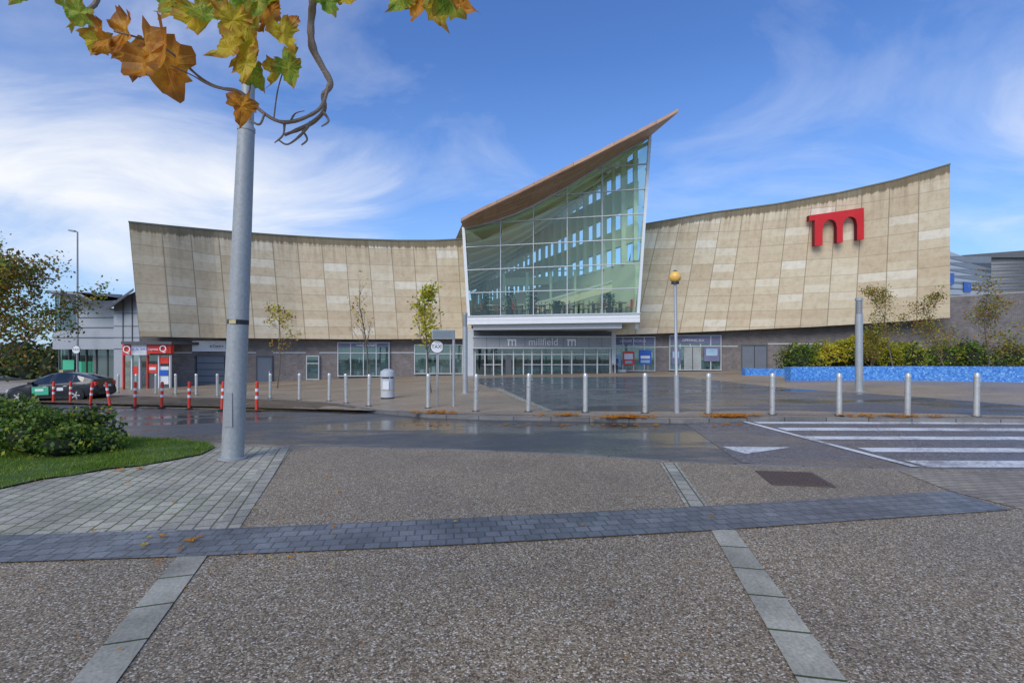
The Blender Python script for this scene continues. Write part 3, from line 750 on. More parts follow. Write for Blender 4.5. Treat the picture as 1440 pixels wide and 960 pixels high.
pbox(mb, 74, 166, 465, 465, 491, 44, 41.5, 1, 0); pbox(mb, 74, 166, 474, 474, 475, 43.9, 41.4, .02, 2)
pbox(mb, 82, 166, 491, 491, 540, 45.5, 43, .1, 3); pbox(mb, 82, 166, 491, 491, 560, 48, 46, .2, 7)
pbox(mb, 88, 104, 506, 506, 527, 45, 44.6, .05, 4); pbox(mb, 110, 128, 508, 508, 527, 44.6, 44.2, .05, 4); pbox(mb, 134, 140, 491, 491, 560, 44.2, 44, .3, 2); pbox(mb, 142, 160, 497, 497, 560, 44, 43.6, .1, 9)
for x in (82, 96, 108, 120, 134, 150, 164): pbox(mb, x, x+1.2, 491, 491, 560, 45.3-.028*(x-82), 45.25-.028*(x-82), .15, 2)
BP(mb, 'blocks', RM, RB1)
CS = empty('corner_shop', (-22, 31, 0)); mb = MB(); ds, de = 30.4, 31.0
def cbox(x0, x1, y0, y1, off, th, mat):
    f = lambda x: ds+(de-ds)*(x-172)/68-off
    A = [wp(x0, y1, f(x0)), wp(x1, y1, f(x1)), wp(x1, y0, f(x1)), wp(x0, y0, f(x0))]
    if y1 > 545: A[0].z = A[1].z = -1
    t = Vector((0, th, 0)); mb.hexa(A, [p+t for p in A], mat)
cbox(170, 241, 480, 484, .5, 3, 2); cbox(172, 206, 484, 499, .3, .3, 5); cbox(172, 184, 484, 499, .32, .02, 6); cbox(206, 240, 484, 497, .3, .3, 6)
cbox(172, 240, 499, 550, .0, .02, 3); cbox(172, 240, 499, 556, -2.2, .2, 7)
for x in (172, 184, 195, 206, 222, 238): cbox(x, x+1.4, 499, 550, .1, .15, 6 if x in (172, 206) else 5)
cbox(208, 221, 512, 524, .05, .03, 6); cbox(210, 219, 516, 520, .07, .02, 5); cbox(224, 237, 502, 511, .05, .03, 6); cbox(224, 237, 515, 540, .02, .03, 5); cbox(225, 236, 520, 528, .06, .03, 10)
cbox(186, 194, 515, 526, .05, .03, 6); cbox(174, 183, 506, 545, -.5, .03, 8); cbox(197, 205, 520, 546, -.6, .3, 8); cbox(208, 221, 530, 546, .02, .03, 2)
BP(mb, 'shop_box', RM+[BLUEP], CS)
def ptext(name, s, size, loc, par, mat, sx=1.):
    o = text(name, s, size, loc, 0, mat, None, sx=sx); o.parent = par; o.matrix_parent_inverse = Matrix.Translation(-par.location)
ptext('shop_letter', 'Q', .6, wp(178, 491.5, 30.05), CS, WHITE); ptext('shop_letter_2', 'Q', .55, wp(229, 490.5, 30.5), CS, WHITE); ptext('shop_text', 'Express', .2, wp(215, 491, 30.4), CS, WHITE)
ptext('shop_text_2', 'LOCAL SHOP', .2, wp(195, 491, 30.1), CS, BLUEP)
ptext('banner_text', 'Family Care Centre', .25, wp(293.5, 486.5, DB(296)-.25), SC, DARKM)
for x, y, t, c in ((508, 485.5, 'HOMEWARE  OUTLET', .22), (890, 479.5, 'LEISURE WORLD', .26), (978, 478.5, 'OPENING SOON', .26)):
    ptext('window_lettering', t, c, wp(x, y, DB(x)-.26), SC, WHITE)
EB = empty('warehouse_building', (38, 44, 0)); mb = MB()
pbox(mb, 1325, 1394, 350, 374, 520, 40, 46, 10, 10)
for k in range(7): pbox(mb, 1325, 1394, 360+k*9, 378+k*6.5, 360.8+k*9, 39.95, 45.95, .02, 1)
pbox(mb, 1330, 1342, 384, 384, 400, 39.8, 40.8, .1, 11); pbox(mb, 1356, 1366, 396, 398, 410, 42.2, 43., .1, 11)
pbox(mb, 1352, 1560, 362, 346, 520, 56, 50, 12, 1)
for k in range(6): pbox(mb, 1385, 1560, 372+k*9, 362+k*9, 373+k*9, 54.5, 49.9, .02, 2)
pbox(mb, 1350, 1560, 359, 343, 362, 55.6, 49.6, 13, 2)
BP(mb, 'halls', RM+[LGREY, BLUEP], EB)
mb = MB()
for i in range(8):
    xa, xb = 1336+i*35, 1371+i*35; da, db2 = 31.8-i*.15, 31.8-(i+1)*.15; ya, yb = 418-i*2.2, 418-(i+1)*2.2
    A = [wp(xa, 520, da), wp(xb, 520, db2), wp(xb, yb, db2), wp(xa, ya, da)]
    for p in A[:2]: p.z = -.5
    mb.face(A, 0, [(A[0].x, A[0].z), (A[1].x, A[1].z), (A[2].x, A[2].z), (A[3].x, A[3].z)])
    C = [A[3], A[2], A[2]+Vector((0, .4, 0)), A[3]+Vector((0, .4, 0))]; mb.hexa(C, [p+Vector((0, 0, .08)) for p in C], 1)
mb.build('brick_wall', [BRICK, CONC])

# ------------------------------------------------------------------ foliage helpers
def leafquad(mb, p, s, mat, rnd):
    a = Vector([rnd.gauss(0, 1) for _ in range(3)]).normalized(); b = a.orthogonal().normalized()
    b = Matrix.Rotation(rnd.uniform(0, 6.28), 3, a) @ b; c = a.cross(b)
    mb.face([p-b*s*.5, p+c*s*.32, p+b*s*.5, p-c*s*.32], mat)
def tree(name, base_, height, spread, nleaf, leafsize, leafmats, seed, trunk_r=.04, start=.35, nb=14, upw=.9, barkm=None):
    rnd = random.Random(seed); e = empty(name, base_); mb = MB(); tips = []
    def limb(p, d, L, r, depth):
        pts = [p]; dd = d.normalized(); n = 5
        for i in range(n):
            dd = (dd+Vector((rnd.gauss(0, .13), rnd.gauss(0, .13), rnd.gauss(.03, .08)))).normalized(); pts.append(pts[-1]+dd*L/n)
        mb.tube(pts, [r*(1-.75*i/n) for i in range(n+1)], 6 if depth else 9, 0, False)
        if depth >= 1:
            for q in pts[2:]: tips.append((q, L))
        if depth < 3:
            for k in range({0: nb, 1: 5, 2: 4}[depth]):
                t = rnd.uniform(start if depth == 0 else .25, 1.); i = min(n-1, int(t*n)); q = pts[i].lerp(pts[i+1], t*n-i)
                a = rnd.uniform(0, 6.28); side = Vector((math.cos(a), math.sin(a), upw+rnd.uniform(-.3, .4)))
                Lc = (spread*(1.15-.6*(t-start)/(1-start)) if depth == 0 else L*rnd.uniform(.4, .65))
                limb(q, side, Lc, r*(1-.7*t)*.5, depth+1)
    limb(Vector((0, 0, 0)), Vector((rnd.uniform(-.03, .03), rnd.uniform(-.03, .03), 1)), height, trunk_r, 0)
    mb.build('trunk_and_limbs', [barkm or BARK], e, smooth=True)
    lf = MB()
    cl = [rnd.random() for _ in tips]
    for k in range(nleaf):
        i = rnd.randrange(len(tips))
        if cl[i] < .25: continue
        q, L = tips[i]; off = Vector([rnd.gauss(0, .10+L*.06) for _ in range(3)])
        leafquad(lf, q+off, leafsize*rnd.uniform(.6, 1.3), rnd.randrange(len(leafmats)), rnd)
    lf.build('leaves', leafmats, e)
    return e
def mass(name, blobs, n, ls, mats, seed, core=None, par=None):
    rnd = random.Random(seed); mb = MB()
    tot = sum(b[1][0]*b[1][2] for b in blobs)
    for c, r in blobs:
        c = Vector(c); k = int(n*(r[0]*r[2])/tot); pm_ = rnd.randrange(len(mats))
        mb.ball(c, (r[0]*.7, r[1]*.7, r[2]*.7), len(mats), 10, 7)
        for _ in range(k):
            d = Vector([rnd.gauss(0, 1) for _ in range(3)]).normalized()
            if d.z < -.5: d.z *= -1
            f = 1+.35*noise.noise(Vector((c.x+d.x*2.2, c.y+d.y*2.2, c.z+d.z*2.2+seed)))
            rr = rnd.uniform(.7, 1.15)*f; p = c+Vector((d.x*r[0], d.y*r[1], d.z*r[2]))*rr
            leafquad(mb, p, ls*rnd.uniform(.6, 1.4), pm_ if rnd.random() < .55 else rnd.randrange(len(mats)), rnd)
    return mb.build(name, mats+[core], par)
LG1 = m_leaf('shrub_green', [(.05, .09, .012), (.10, .18, .022), (.19, .26, .04)], 3., .2)
LG2 = m_leaf('shrub_dark', [(.03, .055, .015), (.06, .10, .025), (.10, .14, .04)], 2., 0)
LBR = m_leaf('shrub_brown', [(.12, .085, .025), (.24, .165, .045), (.34, .24, .06)], 2., 0)
LY = m_leaf('leaf_yellow', [(.4, .3, .02), (.62, .48, .03), (.75, .6, .05)], 3., .25)
LYG = m_leaf('leaf_yellowgreen', [(.2, .23, .02), (.36, .38, .03), (.5, .48, .05)], 3., .25)
LOR = m_leaf('leaf_orange', [(.24, .09, .015), (.4, .17, .02), (.52, .27, .03)], 3., .25)
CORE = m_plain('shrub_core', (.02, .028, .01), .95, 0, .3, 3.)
def gp(x, y, off=0.08):
    X, Y = surv(x, y, off); return Vector((X, Y, G(X, Y)+off))
tree('young_tree', gp(390, 546), 4.0, 1.0, 650, .13, [LYG, LOR, LY], 11, .04, .4, 9, .7)
tree('young_tree', gp(519, 549), 4.9, 1.0, 110, .12, [LOR, LY], 12, .045, .35, 13, 1.5)
tree('young_tree', gp(606, 552), 4.0, .95, 1500, .13, [LY, LYG, LYG], 13, .045, .35, 12, 1.1)
tree('autumn_tree', (-14.9, 14.0, G(-14.9, 14)), 4.3, 2.2, 19000, .10, [LBR, LYG, LG1, LBR, LOR], 21, .075, .25, 20, .55)
for x, y, h, s, sd in ((1292, 520, 4.2, 1.35, 31), (1372, 521, 3.9, 1.2, 32), (1432, 522, 4.3, 1.3, 33), (1250, 519, 2.7, .8, 34)):
    p = gp(x, y+12); p.y += 1.5; tree('sapling_tree', p, h, s, 2200, .1, [LBR, LOR, LYG, LG1], sd, .04, .15, 16, 1.0)
bl_ = []
rnd = random.Random(5)
for i in range(38):
    x = 1112+i*12.5; d = 31-rnd.uniform(-.8, 1.); z = rnd.uniform(.8, 1.9)
    p = wp(x, 500, d); bl_.append(((p.x, p.y-.4, .55+z*.35), (.7+rnd.random()*.4, .7, z*.62)))
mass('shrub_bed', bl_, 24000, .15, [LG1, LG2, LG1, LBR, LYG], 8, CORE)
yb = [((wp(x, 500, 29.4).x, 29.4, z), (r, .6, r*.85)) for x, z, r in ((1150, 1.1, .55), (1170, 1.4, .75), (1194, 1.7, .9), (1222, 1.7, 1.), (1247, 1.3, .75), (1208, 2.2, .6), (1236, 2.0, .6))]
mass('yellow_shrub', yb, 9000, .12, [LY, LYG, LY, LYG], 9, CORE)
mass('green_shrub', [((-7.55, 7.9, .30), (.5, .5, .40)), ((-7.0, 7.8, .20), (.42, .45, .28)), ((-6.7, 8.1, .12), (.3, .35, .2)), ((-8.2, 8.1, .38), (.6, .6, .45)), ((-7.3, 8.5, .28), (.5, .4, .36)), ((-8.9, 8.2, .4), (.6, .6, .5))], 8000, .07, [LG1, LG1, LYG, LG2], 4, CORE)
hb = []
for i in range(24):
    hb.append(((-80+i*2.3, 62+rnd.uniform(-2, 2), -.6+rnd.random()), (2.4, 1.5, 1.6+rnd.random()*1.2)))
mass('distant_trees', hb, 14000, .5, [LG2, LBR, LG2], 17, CORE)

# ------------------------------------------------------------------ blue mosaic planter wall
def m_mosaic():
    m, nt, b = base('blue_mosaic', (.1, .3, .7), .4)
    o = coord(nt); v = tex(nt, 'ShaderNodeTexVoronoi', o, Scale=18.)
    s = nd(nt, 'ShaderNodeSeparateColor'); nt.links.new(v.outputs['Color'], s.inputs[0])
    c = ramp(nt, s.outputs[0], [(0, (.03, .13, .48)), (.4, (.06, .24, .64)), (.85, (.11, .34, .72)), (1, (.28, .5, .78))])
    nt.links.new(c, b.inputs['Base Color']); return m
MOS = m_mosaic()
mb = MB()
def lowwall(pts, h, w):
    pl = resample([surv(x, y, .08) for x, y in pts], 1.)
    for i in range(len(pl)-1):
        p, q = pl[i], pl[i+1]
        zz = lambda a, k: G(a[0], a[1])+k
        A = [Vector((p[0], p[1], zz(p, .05))), Vector((q[0], q[1], zz(q, .05))), Vector((q[0], q[1], zz(q, h))), Vector((p[0], p[1], zz(p, h)))]
        t = Vector((0, w, 0)); mb.hexa(A, [a+t for a in A], 0)
lowwall([(1112, 535), (1200, 534.5), (1300, 535), (1440, 537.5), (1600, 540)], .74, .55)
lowwall([(1048, 527.5), (1080, 528), (1124, 529)], .5, .5)
mb.build('planter_wall', [MOS])

# ------------------------------------------------------------------ street furniture
def bollard(x, y, h=1.0, r=.06):
    p = gp(x, y); mb = MB()
    mb.tube([(0, 0, 0), (0, 0, .015)], r*1.7, 16, 1)
    mb.tube([(0, 0, .01), (0, 0, .10), (0, 0, .102), (0, 0, h-.13), (0, 0, h-.128), (0, 0, h-.115), (0, 0, h-.113), (0, 0, h-.03), (0, 0, h-.008), (0, 0, h)], [r, r, r, r, r*.86, r*.86, r, r, r*.8, r*.35], 18, 0)
    o = mb.build('bollard', [STEEL, DARKM], None, smooth=True, loc=p); o.rotation_euler = (random.uniform(-.018, .018), random.uniform(-.018, .018), random.random()*6)
for x, y in ((669, 578), (743, 578.5), (823, 579.5), (907, 580.5), (996, 582), (1086, 583), (1180, 584.5), (1276, 585.5), (1373, 585.5), (1480, 587), (602, 573.5), (519, 570.5), (487, 566.5), (463, 563.5), (421, 562), (380, 560), (342, 558.5), (306, 557), (276, 555.5), (247, 554.5), (219, 553.5), (192, 552.5), (166, 552), (136, 551)):
    bollard(x, y)
def deline(x, y, tilt=0., h=.95):
    X, Y = surv(x, y, 0); mb = MB()
    mb.tube([(0, 0, 0), (0, 0, .03), (0, 0, .05)], [.13, .12, .05], 14, 2)
    z = .05; rr = .048
    for (z1, m_) in ((h*.42, 0), (h*.52, 1), (h*.66, 0), (h*.76, 1), (h*.97, 0)):
        mb.tube([(0, 0, z), (0, 0, z1)], rr+(.003 if m_ else 0), 12, m_, True); z = z1
    mb.tube([(0, 0, z), (0, 0, h)], [rr, rr*.5], 12, 0)
    o = mb.build('delineator_post', [RED, WHITE, BLACK], None, smooth=True, loc=(X, Y, G(X, Y)+.002)); o.rotation_euler = (random.uniform(-.04, .04), tilt, 0)
for x, y, t in ((75, 567, 0), (99, 567.5, .02), (127, 569.5, .12), (155, 571.5, -.2), (190, 573, 0), (227, 574, .03), (266, 575.5, 0), (312, 577, .03), (361, 578.5, 0)): deline(x, y, t)
def lamp_near():
    X, Y = surv(327, 645, .02); e = empty('street_lamp', (X, Y, .018)); mb = MB()
    hs = [0, .05, 2.0, 4.95]; rs = [.158, .155, .145, .118]
    tl = Vector((.042, 0, 1))
    mb.tube([tl*z for z in hs], rs, 20, 0)
    mb.tube([tl*4.93, tl*4.98, tl*5.02], [.125, .125, .10], 20, 0)
    mb.tube([tl*5.0, tl*9.2], [.098, .075], 16, 0)
    mb.tube([tl*0, tl*.03], .2, 20, 0)
    a = tl*9.1
    mb.tube([a, a+Vector((.4, .3, .25)), a+Vector((1.1, .8, .35))], [.06, .05, .05], 10, 0)
    mb.build('column', [m_plain('column_paint', (.36, .37, .36), .5, .1, .16, 2.5)], e, smooth=True)
    m2 = MB(); m2.box((a.x+1.35, .95, a.z+.35), (.75, .3, .14), 0, .63); m2.box((a.x+1.4, .98, a.z+.27), (.5, .22, .03), 1, .63)
    m2.build('lantern', [MGREY, WHITE], e, bevel=.02)
    m3 = MB(); m3.tube([tl*2.02, tl*2.09], .1475, 20, 0); m3.box((.085, -.152, 2.055), (.1, .012, .06), 1)
    m3.box((.02, -.153, .75), (.12, .012, .5), 2)
    m3.build('band_and_door', [DARKM, YPAINT, m_plain('column_door', (.33, .34, .335), .5, .15, .1, 3.)], e, smooth=False)
lamp_near()
def lamp_far():
    p = gp(109, 540); e = empty('street_lamp', p); mb = MB(); s = p.y
    H = (540-326)/F*s
    mb.tube([(0, 0, 0), (0, 0, 1.2), (0, 0, 1.22), (0, 0, H)], [.11, .11, .085, .055], 12, 0)
    mb.tube([(0, 0, H-.03), (-.25, 0, H+.06)], .04, 8, 0); mb.box((-.42, 0, H+.08), (.5, .26, .12), 1, 0, Matrix.Rotation(.15, 3, 'Y'))
    mb.build('column_and_lantern', [MGREY, MGREY], e)
lamp_far()
def beacon():
    p = gp(952, 581); e = empty('belisha_beacon', p); mb = MB(); s = p.y
    H = (581-399)/F*s; l = -.045
    mb.tube([(0, 0, 0), (l*.3, 0, .95)], .062, 14, 0); mb.tube([(l*.3, 0, .94), (l*.3, 0, .98), (l, 0, H)], [.062, .04, .037], 14, 0)
    mb.tube([(l, 0, H), (l, 0, H+.05)], [.1, .09], 14, 2); mb.ball((l, 0, H+.17), .145, 1, 20, 14); mb.tube([(l, 0, H+.30), (l, 0, H+.335)], [.06, .03], 12, 2)
    mb.build('pole_and_globe', [GALV, AMBER, DARKM], e, smooth=True)
beacon()
def light_column(x, yb, yt, w):
    p = gp(x, yb); H = (yb-yt)/F*p.y; r = w/F*p.y/2; e = empty('light_column', p); mb = MB()
    mb.tube([(0, 0, 0), (0, 0, .02)], r*1.6, 16, 0); mb.tube([(0, 0, 0), (0, 0, H*.83)], r, 18, 0)
    mb.tube([(0, 0, H*.83), (0, 0, H*.97)], r*.8, 18, 1); mb.tube([(0, 0, H*.97), (0, 0, H)], r*1.02, 18, 0)
    for k in range(5): mb.tube([(0, 0, H*(.845+k*.025)), (0, 0, H*(.85+k*.025))], r*.96, 18, 0)
    mb.build('column', [GALV, MGREY], e, smooth=True)
light_column(1208, 550.5, 419, 9.5); light_column(654, 553, 440, 7)
def taxi_sign(x, yb, yc, r_px):
    p = gp(x, yb); s = p.y; e = empty('taxi_sign', p); mb = MB(); zc = (yb-yc)/F*s; r = r_px/F*s
    mb.tube([(0, 0, 0), (0, 0, zc+r)], .03, 10, 0)
    mb.tube([(0, -.035, zc), (0, -.05, zc)], r, 28, 1); mb.tube([(0, -.052, zc), (0, -.056, zc)], r*.9, 28, 2)
    mb.build('post_and_disc', [GALV, DARKM, WHITE], e, smooth=True)
    text('lettering', 'TAXI', r*.74, (0, -.06, zc), 0, DARKM, e, .002)
taxi_sign(615, 571, 487.5, 9.5); taxi_sign(108, 547, 491.5, 6.)
def info_sign():
    p = gp(638, 571); s = p.y; e = empty('direction_sign', p); mb = MB(); H = (571-464)/F*s
    mb.tube([(0, 0, 0), (0, 0, H)], .04, 10, 0); w = 30/F*s
    mb.box((-w/2, -.05, H-.13), (w, .03, .27), 1); mb.box((-w/2, -.068, H-.13), (w*.94, .006, .22), 2)
    mb.build('post_and_plate', [GALV, GALV, m_plain('sign_back', (.2, .24, .25), .5, .1, .1, 4.)], e)
info_sign()
def bin_():
    p = gp(545, 560); e = empty('litter_bin', p); mb = MB()
    mb.tube([(0, 0, 0), (0, 0, .05)], .24, 20, 1); mb.tube([(0, 0, .05), (0, 0, .74)], .25, 22, 0)
    mb.tube([(0, 0, .74), (0, 0, .80)], .22, 20, 1); mb.tube([(0, 0, .80), (0, 0, .84), (0, 0, 1.0), (0, 0, 1.08)], [.27, .27, .25, .12], 22, 0)
    for a in range(4):
        t = a*math.pi/2+.6; mb.box((.2*math.cos(t), .2*math.sin(t), .77), (.05, .05, .1), 0, t)
    mb.box((0, -.245, .5), (.22, .02, .3), 2); mb.tube([(0, 0, .3), (0, 0, .33)], .254, 22, 3)
    mb.build('bin_body', [LGREY, DARKM, WHITE, YPAINT], e, smooth=True)
bin_()

# ------------------------------------------------------------------ parked car
def car():
    X, Y = surv(88, 563.5)
    e = empty('parked_car', (X, Y, G(X, Y)+.002)); e.rotation_euler = (0, -.026, math.radians(5)); sc = .88; e.scale = (sc, sc, sc)
    PAINT = m_plain('car_paint', (.02, .021, .024), .18, .2, .1, 2.); CG = base('car_glass', (.012, .016, .018), .04, 0, .8)[0]
    top = [(-2.22, .50), (-2.18, .62), (-2.05, .72), (-1.8, .80), (-1.4, .90), (-1.05, .97), (-.75, 1.14), (-.45, 1.30), (-.15, 1.42), (.2, 1.485), (.6, 1.475), (1.0, 1.42), (1.4, 1.32), (1.8, 1.19), (2.05, 1.10), (2.12, .95), (2.2, .7), (2.22, .5)]
    belt = [(-2.22, .48), (-2.0, .66), (-1.4, .84), (-1.0, .90), (0, .93), (1., .97), (1.8, 1.02), (2.05, 1.02), (2.22, .48)]
    bot = [(-2.22, .3), (-1.9, .2), (1.9, .2), (2.22, .32)]
    wid = [(-2.22, .62), (-2.1, .74), (-1.8, .83), (-1.2, .865), (1.4, .865), (1.9, .82), (2.1, .76), (2.22, .68)]
    xs = sorted(set([t[0] for t in top]+[-2.0, -1.6, -1.2, -.9, -.6, -.3, 0., .08, .16, .4, .8, 1.05, 1.12, 1.2, 1.6, 1.95]))
    secs = []
    for x in xs:
        zt = lerp_tab(top, x); zb = min(lerp_tab(belt, x), zt-.015); z0 = lerp_tab(bot, x); w = lerp_tab(wid, x)
        f = clamp((zt-zb)/.5); gw = w-.05-.20*f
        half = [(0, z0), (w*.85, z0), (w*.97, z0+.07), (w, z0+.2*(zb-z0)/.5), (w*1.005, (z0+zb)/2+.08), (w*.975, zb-.03), (w*.95, zb), (gw, zt-.05*f-.008), (gw-.1, zt-.004), (0, zt+.012)]
        secs.append(half)
    mb = MB(); nh = len(secs[0])
    for i in range(len(xs)-1):
        xm = (xs[i]+xs[i+1])/2
        for k in range(nh-1):
            mat = 0
            if k == 6 and -.85 < xm < 1.55 and not (.0 < xm < .08) and not (1.05 < xm < 1.12): mat = 1
            if k in (7, 8) and (-1.05 < xm < -.2): mat = 1
            if k in (7, 8) and (1.0 < xm < 1.98): mat = 1
            if k <= 1: mat = 2
            for sg in (1, -1):
                a, b, c, d = (xs[i], sg*secs[i][k][0], secs[i][k][1]), (xs[i+1], sg*secs[i+1][k][0], secs[i+1][k][1]), (xs[i+1], sg*secs[i+1][k+1][0], secs[i+1][k+1][1]), (xs[i], sg*secs[i][k+1][0], secs[i][k+1][1])
                mb.face([a, b, c, d] if sg < 0 else [d, c, b, a], mat)
    for i in (0, -1):
        h = secs[i]; loop = [(xs[i], p[0], p[1]) for p in h]+[(xs[i], -p[0], p[1]) for p in reversed(h[1:-1])]; mb.face(loop, 0)
    mb.build('body', [PAINT, CG, BLACK], e, smooth=True)
    w = MB()
    for x in (-1.42, 1.30):
        for sg in (-1, 1):
            y = sg*.865
            w.tube([(x, y-sg*.3, .36), (x, y+sg*.006, .36)], .375, 24, 0)
            w.tube([(x, y-sg*.2, .32), (x, y+sg*.012, .32), (x, y+sg*.02, .32)], [.315, .315, .29], 24, 0)
            w.tube([(x, y, .32), (x, y+sg*.026, .32)], .21, 20, 1)
            for s_ in range(5):
                t = s_*1.2566; w.bar((x, y+sg*.03, .32), (x+.2*math.cos(t), y+sg*.03, .32+.2*math.sin(t)), .055, 2, .02)
            w.tube([(x, y, .32), (x, y+sg*.042, .32)], .045, 10, 2)
    w.build('wheels', [BLACK, DARKM, STEEL], e, smooth=True)
    d = MB()
    for sg in (-1, 1):
        d.box((-.75, sg*.95, 1.0), (.2, .16, .13), 0); d.box((-2.03, sg*.62, .62), (.22, .26, .13), 1, -sg*.5); d.box((2.08, sg*.64, .88), (.14, .2, .22), 2)
        for xx in (-.85, .04, .95): d.box((xx, sg*.872, .62), (.012, .012, .5), 3)
        for xx in (-.15, .8): d.box((xx, sg*.882, .8), (.16, .02, .03), 1)
        d.box((-.38, sg*.876, .60), (.78, .008, .42), 4); d.box((-.42, sg*.882, .64), (.4, .006, .12), 1)
        d.box((.55, sg*.874, .66), (.3, .008, .16), 1); d.box((0, sg*.86, .26), (2.2, .03, .08), 3)
    d.box((-2.22, 0, .42), (.04, .5, .11), 1); d.box((2.22, 0, .75), (.03, .5, .11), 1); d.box((-2.2, 0, .3), (.05, 1.2, .12), 3)
    d.box((.25, 0, 1.56), (.18, .75, .13), 5); d.box((.25, 0, 1.5), (.1, .6, .04), 3); d.tube([(1.5, 0, 1.28), (1.62, 0, 1.45)], .01, 6, 3)
    d.build('trim', [PAINT, WHITE, RED, BLACK, GREENP, YPAINT], e, bevel=.01)
car()

# ------------------------------------------------------------------ seated person
def person():
    X = (865-CX)/F*36.1; Y = 36.15; Z = G(X, Y)+.08
    e = empty('person', (X, Y, Z)); e.rotation_euler = (0, 0, math.radians(-12))
    CL = m_plain('dark_coat', (.03, .05, .16), .8, 0, .2, 9.); TR = m_plain('dark_trousers', (.02, .022, .03), .8, 0, .2, 9.); SK = m_plain('skin', (.55, .34, .25), .5, 0, .05, 9.); HR = m_plain('hair', (.03, .02, .014), .7, 0, .2, 20.)
    def skin(name, V, E, R, mat, root=0):
        me = bpy.data.meshes.new(name); me.from_pydata(V, E, []); o = bpy.data.objects.new(name, me); scene.collection.objects.link(o); o.parent = e
        o.modifiers.new('skin', 'SKIN'); sv = me.skin_vertices[0].data if me.skin_vertices else None
        if sv is None:
            return o
        for i, r in enumerate(R): sv[i].radius = (r, r)
        sv[root].use_root = True
        s = o.modifiers.new('sub', 'SUBSURF'); s.levels = 1; s.render_levels = 1; me.materials.append(mat); return o
    V = [(0, 0, .55), (0, -.02, .75), (0, -.06, .95), (0, -.07, 1.06), (.17, -.07, 1.0), (.22, -.12, .78), (.14, -.32, .66), (-.17, -.07, 1.0), (-.22, -.12, .78), (-.14, -.32, .66)]
    E = [(0, 1), (1, 2), (2, 3), (2, 4), (4, 5), (5, 6), (2, 7), (7, 8), (8, 9)]
    skin('torso', V, E, [.15, .13, .14, .06, .075, .055, .042, .075, .055, .042], CL)
    V = [(0, 0, .52), (.1, -.05, .52), (.13, -.42, .54), (.13, -.45, .1), (.13, -.6, .04), (-.1, -.05, .52), (-.13, -.42, .54), (-.13, -.40, .1), (-.13, -.55, .04)]
    skin('legs', V, [(0, 1), (1, 2), (2, 3), (3, 4), (0, 5), (5, 6), (6, 7), (7, 8)], [.13, .1, .075, .05, .04, .1, .075, .05, .04], TR)
    mb = MB(); mb.tube([(0, -.07, 1.04), (0, -.09, 1.14)], .055, 12, 0); mb.ball((0, -.11, 1.22), (.078, .095, .115), 0, 16, 12)
    mb.ball((0, -.09, 1.25), (.086, .098, .105), 1, 16, 12); mb.ball((0, -.207, 1.21), (.014, .02, .02), 0, 8, 6)
    for sg in (-1, 1): mb.ball((sg*.03, -.197, 1.235), .011, 1, 8, 6); mb.ball((sg*.08, -.1, 1.215), (.012, .02, .03), 0, 8, 6)
    mb.ball((0, -.202, 1.17), (.025, .008, .006), 2, 8, 6)
    for sg in (-1, 1):
        c = Vector((sg*.135, -.35, .655)); mb.ball(c, (.038, .05, .018), 0, 10, 8)
        for k in range(4):
            o = c+Vector((sg*(-.03+k*.02), -.04, 0)); mb.tube([o, o+Vector((0, -.035, -.005)), o+Vector((0, -.06-.008*(k % 2), -.03))], [.009, .008, .006], 6, 0)
        mb.tube([c+Vector((-sg*.03, 0, 0)), c+Vector((-sg*.06, -.03, -.01))], [.011, .008], 6, 0)
    mb.build('head_and_hands', [SK, HR, RED], e, smooth=True)
person()

# ------------------------------------------------------------------ plane tree limb hanging over the footway
half = [(0.0, 0.0), (.08, -.07), (.20, -.16), (.33, -.15), (.31, -.05), (.42, .0), (.54, .06), (.58, .18), (.49, .22), (.49, .33), (.40, .34), (.31, .38), (.28, .46), (.30, .56), (.21, .62), (.15, .72), (.07, .82), (0, .96)]
outl = half+[(-x, y) for x, y in reversed(half[1:-1])]
def maple(mb, p, size, rot, tiltx, tilty, mat, curl=.3):
    c = (0, .28); M = Matrix.Rotation(tilty, 3, 'Z') @ Matrix.Rotation(tiltx, 3, 'X') @ Matrix.Rotation(rot, 3, 'Y')
    ph = random.uniform(0, 6.28); jit = [random.uniform(.9, 1.08) for _ in outl]; jit[0] = 1
    def T(x, y):
        zz = -curl*(x*x*.9+(y-.28)**2*.9)+.14*abs(x)+.06*math.sin(x*13+y*9+ph)
        return Vector(p)+M @ (Vector((x*size, zz*size, -y*size)))
    n = len(outl); uv = lambda q: (q[0]+.5, q[1])
    O = [(c[0]+(a[0]-c[0])*j, c[1]+(a[1]-c[1])*j) for a, j in zip(outl, jit)]
    for i in range(n):
        a = O[i]; b = O[(i+1) % n]
        am = (c[0]+(a[0]-c[0])*.5, c[1]+(a[1]-c[1])*.5); bm_ = (c[0]+(b[0]-c[0])*.5, c[1]+(b[1]-c[1])*.5)
        mb.face([T(*c), T(*am), T(*bm_)], mat, [uv(c), uv(am), uv(bm_)]); mb.face([T(*am), T(*a), T(*b), T(*bm_)], mat, [uv(am), uv(a), uv(b), uv(bm_)])
